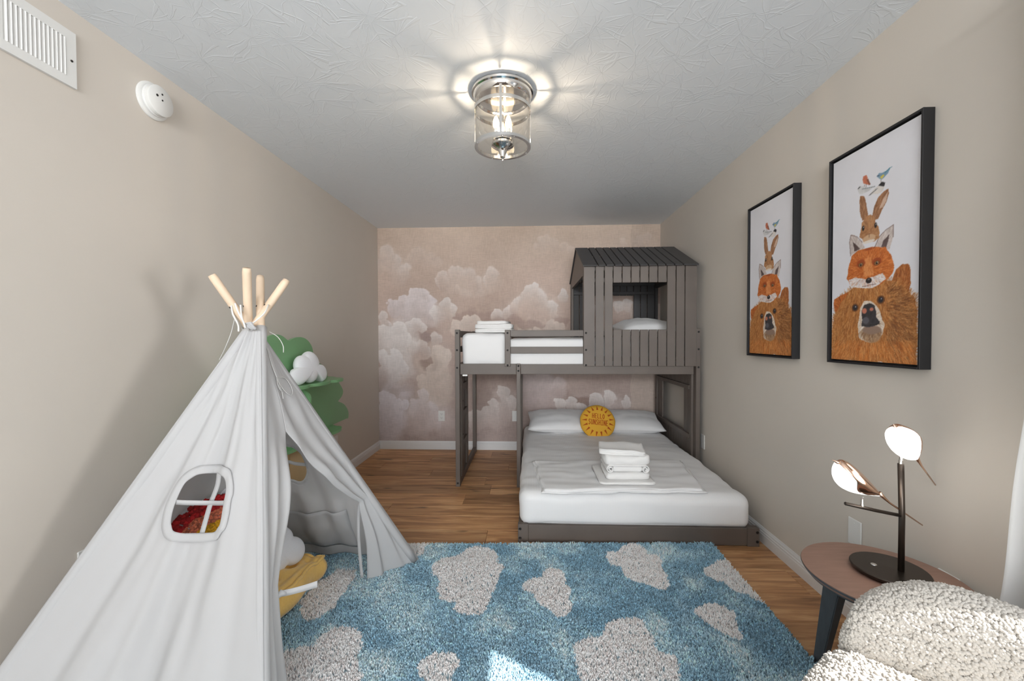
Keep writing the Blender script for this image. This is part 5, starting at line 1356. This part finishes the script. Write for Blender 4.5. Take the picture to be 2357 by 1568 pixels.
def bird(root, name, pos, M3):
    """bird shade: glowing belly under a copper back that ends in a thin tail; local +x runs from beak to tail, +z is up"""
    L = .185; ks = np.linspace(0, 1, 34)
    def prof(k):
        w = .045*math.sin(math.pi*k**.70)**.95*(1-.2*k)+.001
        b = .056*max(0, math.sin(math.pi*k**.74))**.95+.001     # belly depth
        a = .020*math.sin(math.pi*k**.5)**.8+.002                # back height
        return w, b, a
    def sec(k, phi):
        w, b, a = prof(k); c, s = math.cos(phi), math.sin(phi)
        return np.array([k*L, w*s, a*c if c > 0 else b*c])
    n = 28; bound = lambda k: math.radians(78+44*sm(.15, .6, k)+36*sm(.6, 1.0, k))
    bel, cop = [], []
    for k in ks:
        B_ = bound(k)
        for i in range(n+1):
            bel.append(sec(k, -math.pi+ (2*math.pi)*i/n)*np.array([1, .985, .985])+np.array([0, 0, -.0006]))
        for i in range(n+1):
            q = sec(k, -B_+2*B_*i/n); cop.append(q)
    M4 = Matrix.Translation(pos) @ M3.to_4x4()
    tr = lambda A: [tuple(M4 @ Vector(v)) for v in A]
    body = pyd(name, tr(bel), [list(f) for f in grid_faces(n+1, len(ks))], M_glow, root, True)
    o = pyd('copper_back', tr(cop), [list(f) for f in grid_faces(n+1, len(ks))], M_copper, body, True)
    md = o.modifiers.new('thick', 'SOLIDIFY'); md.thickness = .0018; md.offset = 1
    tail = [(L*.93, 0, .003), (L*1.06, 0, .000), (L*1.2, 0, -.002), (L*1.9, 0, .004)]
    tube('tail', tr(tail), [.007, .005, .003, .002], M_copper, body, 10)
    beak = [(L*.06, 0, .004), (0, 0, .001), (-L*.085, 0, -.003)]; tube('beak', tr(beak), [.010, .006, .0008], M_copper, body, 10)
    return body
def bird_lamp():
    t = thing('bird_lamp', 'dark metal table lamp with two lit copper-backed birds on its branches', 'lamp', (1.200, 1.385, .451))
    px, py = 1.208, 1.385
    lathe('base', [(0, 0.0005), (.085, 0.0005), (.100, .006), (.104, .016), (.102, .019), (0, .021)], (1.188, 1.405, .4505), M_bronze, t, 64)
    lathe('touch_button', [(.009, 0), (.008, .0015), (0, .002)], (1.150, 1.42, .4712), M_chrome, t, 16)
    tube('pole', [(px, py, .468), (px, py, .65), (px-.006, py, .822)], .0085, M_bronze, t, 18)
    br = tube('branch', [(px-.004, py, .652), (1.12, 1.38, .670), (1.022, 1.375, .693)], .0055, M_bronze, t, 14)
    lathe('bird_mount', [(.0055, 0), (.0055, .010), (.004, .012), (.004, .034)], (1.078, 1.3785, .680), M_chrome, br, 14)
    lathe('bird_mount', [(.006, 0), (.006, .012), (.0045, .014), (.0045, .024)], (px-.006, py, .820), M_chrome, t, 14)
    # lower bird looks to the room's left; its back line falls towards the tail
    ax = Vector((.80, .05, -.60)).normalized(); up = Vector((.55, -.42, .70)); y = up.cross(ax).normalized(); up = ax.cross(y)
    bird(t, 'bird_shade', Vector((.992, 1.372, .828)), Matrix(((ax.x, y.x, up.x), (ax.y, y.y, up.y), (ax.z, y.z, up.z))))
    ax = Vector((.68, .34, -.66)).normalized(); up = Vector((.42, .50, .76)); y = up.cross(ax).normalized(); up = ax.cross(y)
    bird(t, 'bird_shade', Vector((1.155, 1.352, .950)), Matrix(((ax.x, y.x, up.x), (ax.y, y.y, up.y), (ax.z, y.z, up.z))))
    light('bird_lamp_glow', 'POINT', (1.10, 1.30, .80), .8, (1, .93, .84), shadow_soft_size=.06)
bird_lamp()

ICO = np.array([(0, 0, 1), (0.894, 0, .447), (.276, .851, .447), (-.724, .526, .447), (-.724, -.526, .447), (.276, -.851, .447), (.724, .526, -.447), (-.276, .851, -.447), (-.894, 0, -.447), (-.276, -.851, -.447), (.724, -.526, -.447), (0, 0, -1)])
ICF = np.array([(0, 1, 2), (0, 2, 3), (0, 3, 4), (0, 4, 5), (0, 5, 1), (1, 6, 2), (2, 7, 3), (3, 8, 4), (4, 9, 5), (5, 10, 1), (6, 7, 2), (7, 8, 3), (8, 9, 4), (9, 10, 5), (10, 6, 1), (11, 7, 6), (11, 8, 7), (11, 9, 8), (11, 10, 9), (11, 6, 10)])
def curls(name, base, count, size, m, parent, keep=None):
    """woolly knobs scattered over a mesh object's surface"""
    me = base.data; nv = len(me.vertices); co = np.empty(nv*3, np.float32); me.vertices.foreach_get('co', co); co = co.reshape(-1, 3)
    me.calc_loop_triangles(); nt = len(me.loop_triangles); ti = np.empty(nt*3, np.int32); me.loop_triangles.foreach_get('vertices', ti); ti = ti.reshape(-1, 3)
    A, B, C = co[ti[:, 0]], co[ti[:, 1]], co[ti[:, 2]]; nr = np.cross(B-A, C-A); ar = np.linalg.norm(nr, axis=1)/2
    if keep is not None: ar = ar*keep((A+B+C)/3, nr/(2*ar[:, None]+1e-12))
    k = RNG.choice(nt, count, p=ar/ar.sum()); r1, r2 = np.sqrt(RNG.random(count)), RNG.random(count)
    P = A[k]*(1-r1)[:, None]+B[k]*(r1*(1-r2))[:, None]+C[k]*(r1*r2)[:, None]; N = nr[k]/(np.linalg.norm(nr[k], axis=1, keepdims=True)+1e-12)
    s = size*(.6+.8*RNG.random(count)); ax = RNG.standard_normal((count, 3)); ax /= np.linalg.norm(ax, axis=1, keepdims=True)
    V = ICO[None]*s[:, None, None]
    st = (V @ ax[:, :, None]); V = V+ax[:, None, :]*st*.7      # stretch each knob along a random axis
    V = V+(P+N*s[:, None]*.35)[:, None, :]
    F = (ICF[None]+(np.arange(count)*12)[:, None, None]).reshape(-1, 3)
    o = np_mesh(name, V.reshape(-1, 3), F, m, parent, True); o['kind'] = 'stuff'; return o

def armchair():
    t = thing('armchair', 'cream boucle armchair with rounded back in the foreground beside the side table', 'armchair', (.90, .76, 0))
    O = Vector((1.065, .865, 0)); f = Vector((-.77, -.64, 0)); r = Vector((.64, -.77, 0))     # facing direction and the chair's own sideways axis
    def W(a, b, z): return tuple(O+r*a+f*b+Vector((0, 0, z)))
    def loft(name, secs, closed_caps=True):
        n = len(secs[0]); V = [q for s in secs for q in s]; F = [list(x) for x in grid_faces(n, len(secs), True)]
        F += [list(range(n))[::-1], [(len(secs)-1)*n+k for k in range(n)]]
        o = pyd(name, V, F, M_boucle, t, True); bm = bmesh.new(); bm.from_mesh(o.data); bmesh.ops.recalc_face_normals(bm, faces=bm.faces); bm.to_mesh(o.data); bm.free(); return o
    # back: rounded slab bowed forwards at both ends
    secs = []; half = .33
    for u in np.linspace(-1, 1, 31):
        a = u*half; bow = .07*u*u; e = (max(0, 1-abs(u)**5))**.5; top = .655-.03*u*u-.045*max(0, u+.5)-.10*(1-e); bot = .36
        th = .060*(.35+.65*e); hh = (top-bot)/2*(.55+.45*e); zc = (top+bot)/2; ring = []
        for k in range(28):
            g = 2*math.pi*k/28; cs, sn = math.cos(g), math.sin(g)
            pb = math.copysign(abs(cs)**.8, cs)*th; pz = math.copysign(abs(sn)**.55, sn)*hh
            lean = -(zc+pz-.36)*.18
            ring.append(W(a, bow+pb+lean+.02, zc+pz))
        secs.append(ring)
    back = loft('backrest', secs)
    curls('backrest_boucle', back, 26500, .0035, M_boucle, back, lambda c, n: (n[:, 2] > -.5).astype(float))
    def cushion(name, a0, a1, b0, b1, z0, z1, rr, cnt):
        bx = soft_box(name, (a0, b0, z0), (a1, b1, z1), M_boucle, t, rr, 22, 22, .004, 8, 3, .02, nz=8)
        me = bx.data; co = np.empty(len(me.vertices)*3, np.float32); me.vertices.foreach_get('co', co); co = co.reshape(-1, 3)
        w = np.array([O.x, O.y, 0])+co[:, :1]*np.array([r.x, r.y, 0])+co[:, 1:2]*np.array([f.x, f.y, 0])+co[:, 2:]*np.array([0, 0, 1.0])
        me.vertices.foreach_set('co', w.astype(np.float32).ravel()); bm = bmesh.new(); bm.from_mesh(me); bmesh.ops.recalc_face_normals(bm, faces=bm.faces); bm.to_mesh(me); bm.free(); me.update()
        curls(name+'_boucle', bx, cnt, .0035, M_boucle, bx, lambda c, n: (n[:, 2] > -.3).astype(float))
    cushion('seat', -.365, .33, .065, .60, .20, .470, .075, 14000)
    for a in (-.25, .25):
        for b in (.12, .52):
            lathe('leg', [(.014, 0), (.02, .21), (0, .21)], W(a, b, 0), M_table_leg, t, 16)
armchair()

def curtain():
    t = thing('curtain', 'white curtain hanging against the right wall above the armchair', 'curtain', (1.33, .95, .02))
    nu, nz = 90, 60; V = []
    for j in range(nz):
        z = .03+2.14*j/(nz-1)
        for i in range(nu):
            u = i/(nu-1); edge = 1.150+.13*max(0, 1-z/1.05)**1.5+.006*math.sin(z*9)
            y = .72+(edge-.72)*u
            x = 1.335+.030*math.sin(u*2*math.pi*4.5+.5+.4*math.sin(z*2))*(.7+.3*math.sin(z))+.006*wob(u*5, z*2, 0, 1)
            V.append((x-.02*max(0, 1-z/1.0)*u, y, z))
    o = np_mesh('curtain_panel', np.array(V), grid_faces(nu, nz), M_curtain, t, True); md = o.modifiers.new('thick', 'SOLIDIFY'); md.thickness = .0015
    tube('curtain_rod', [(1.335, -.5, 2.19), (1.335, .4, 2.19), (1.335, 1.22, 2.19)], .010, M_bronze, t, 14)
    for y in (-.45, 1.10): bar('rod_bracket', (1.335, y, 2.19), (XR, y, 2.19), .015, .015, M_bronze, t)
curtain()
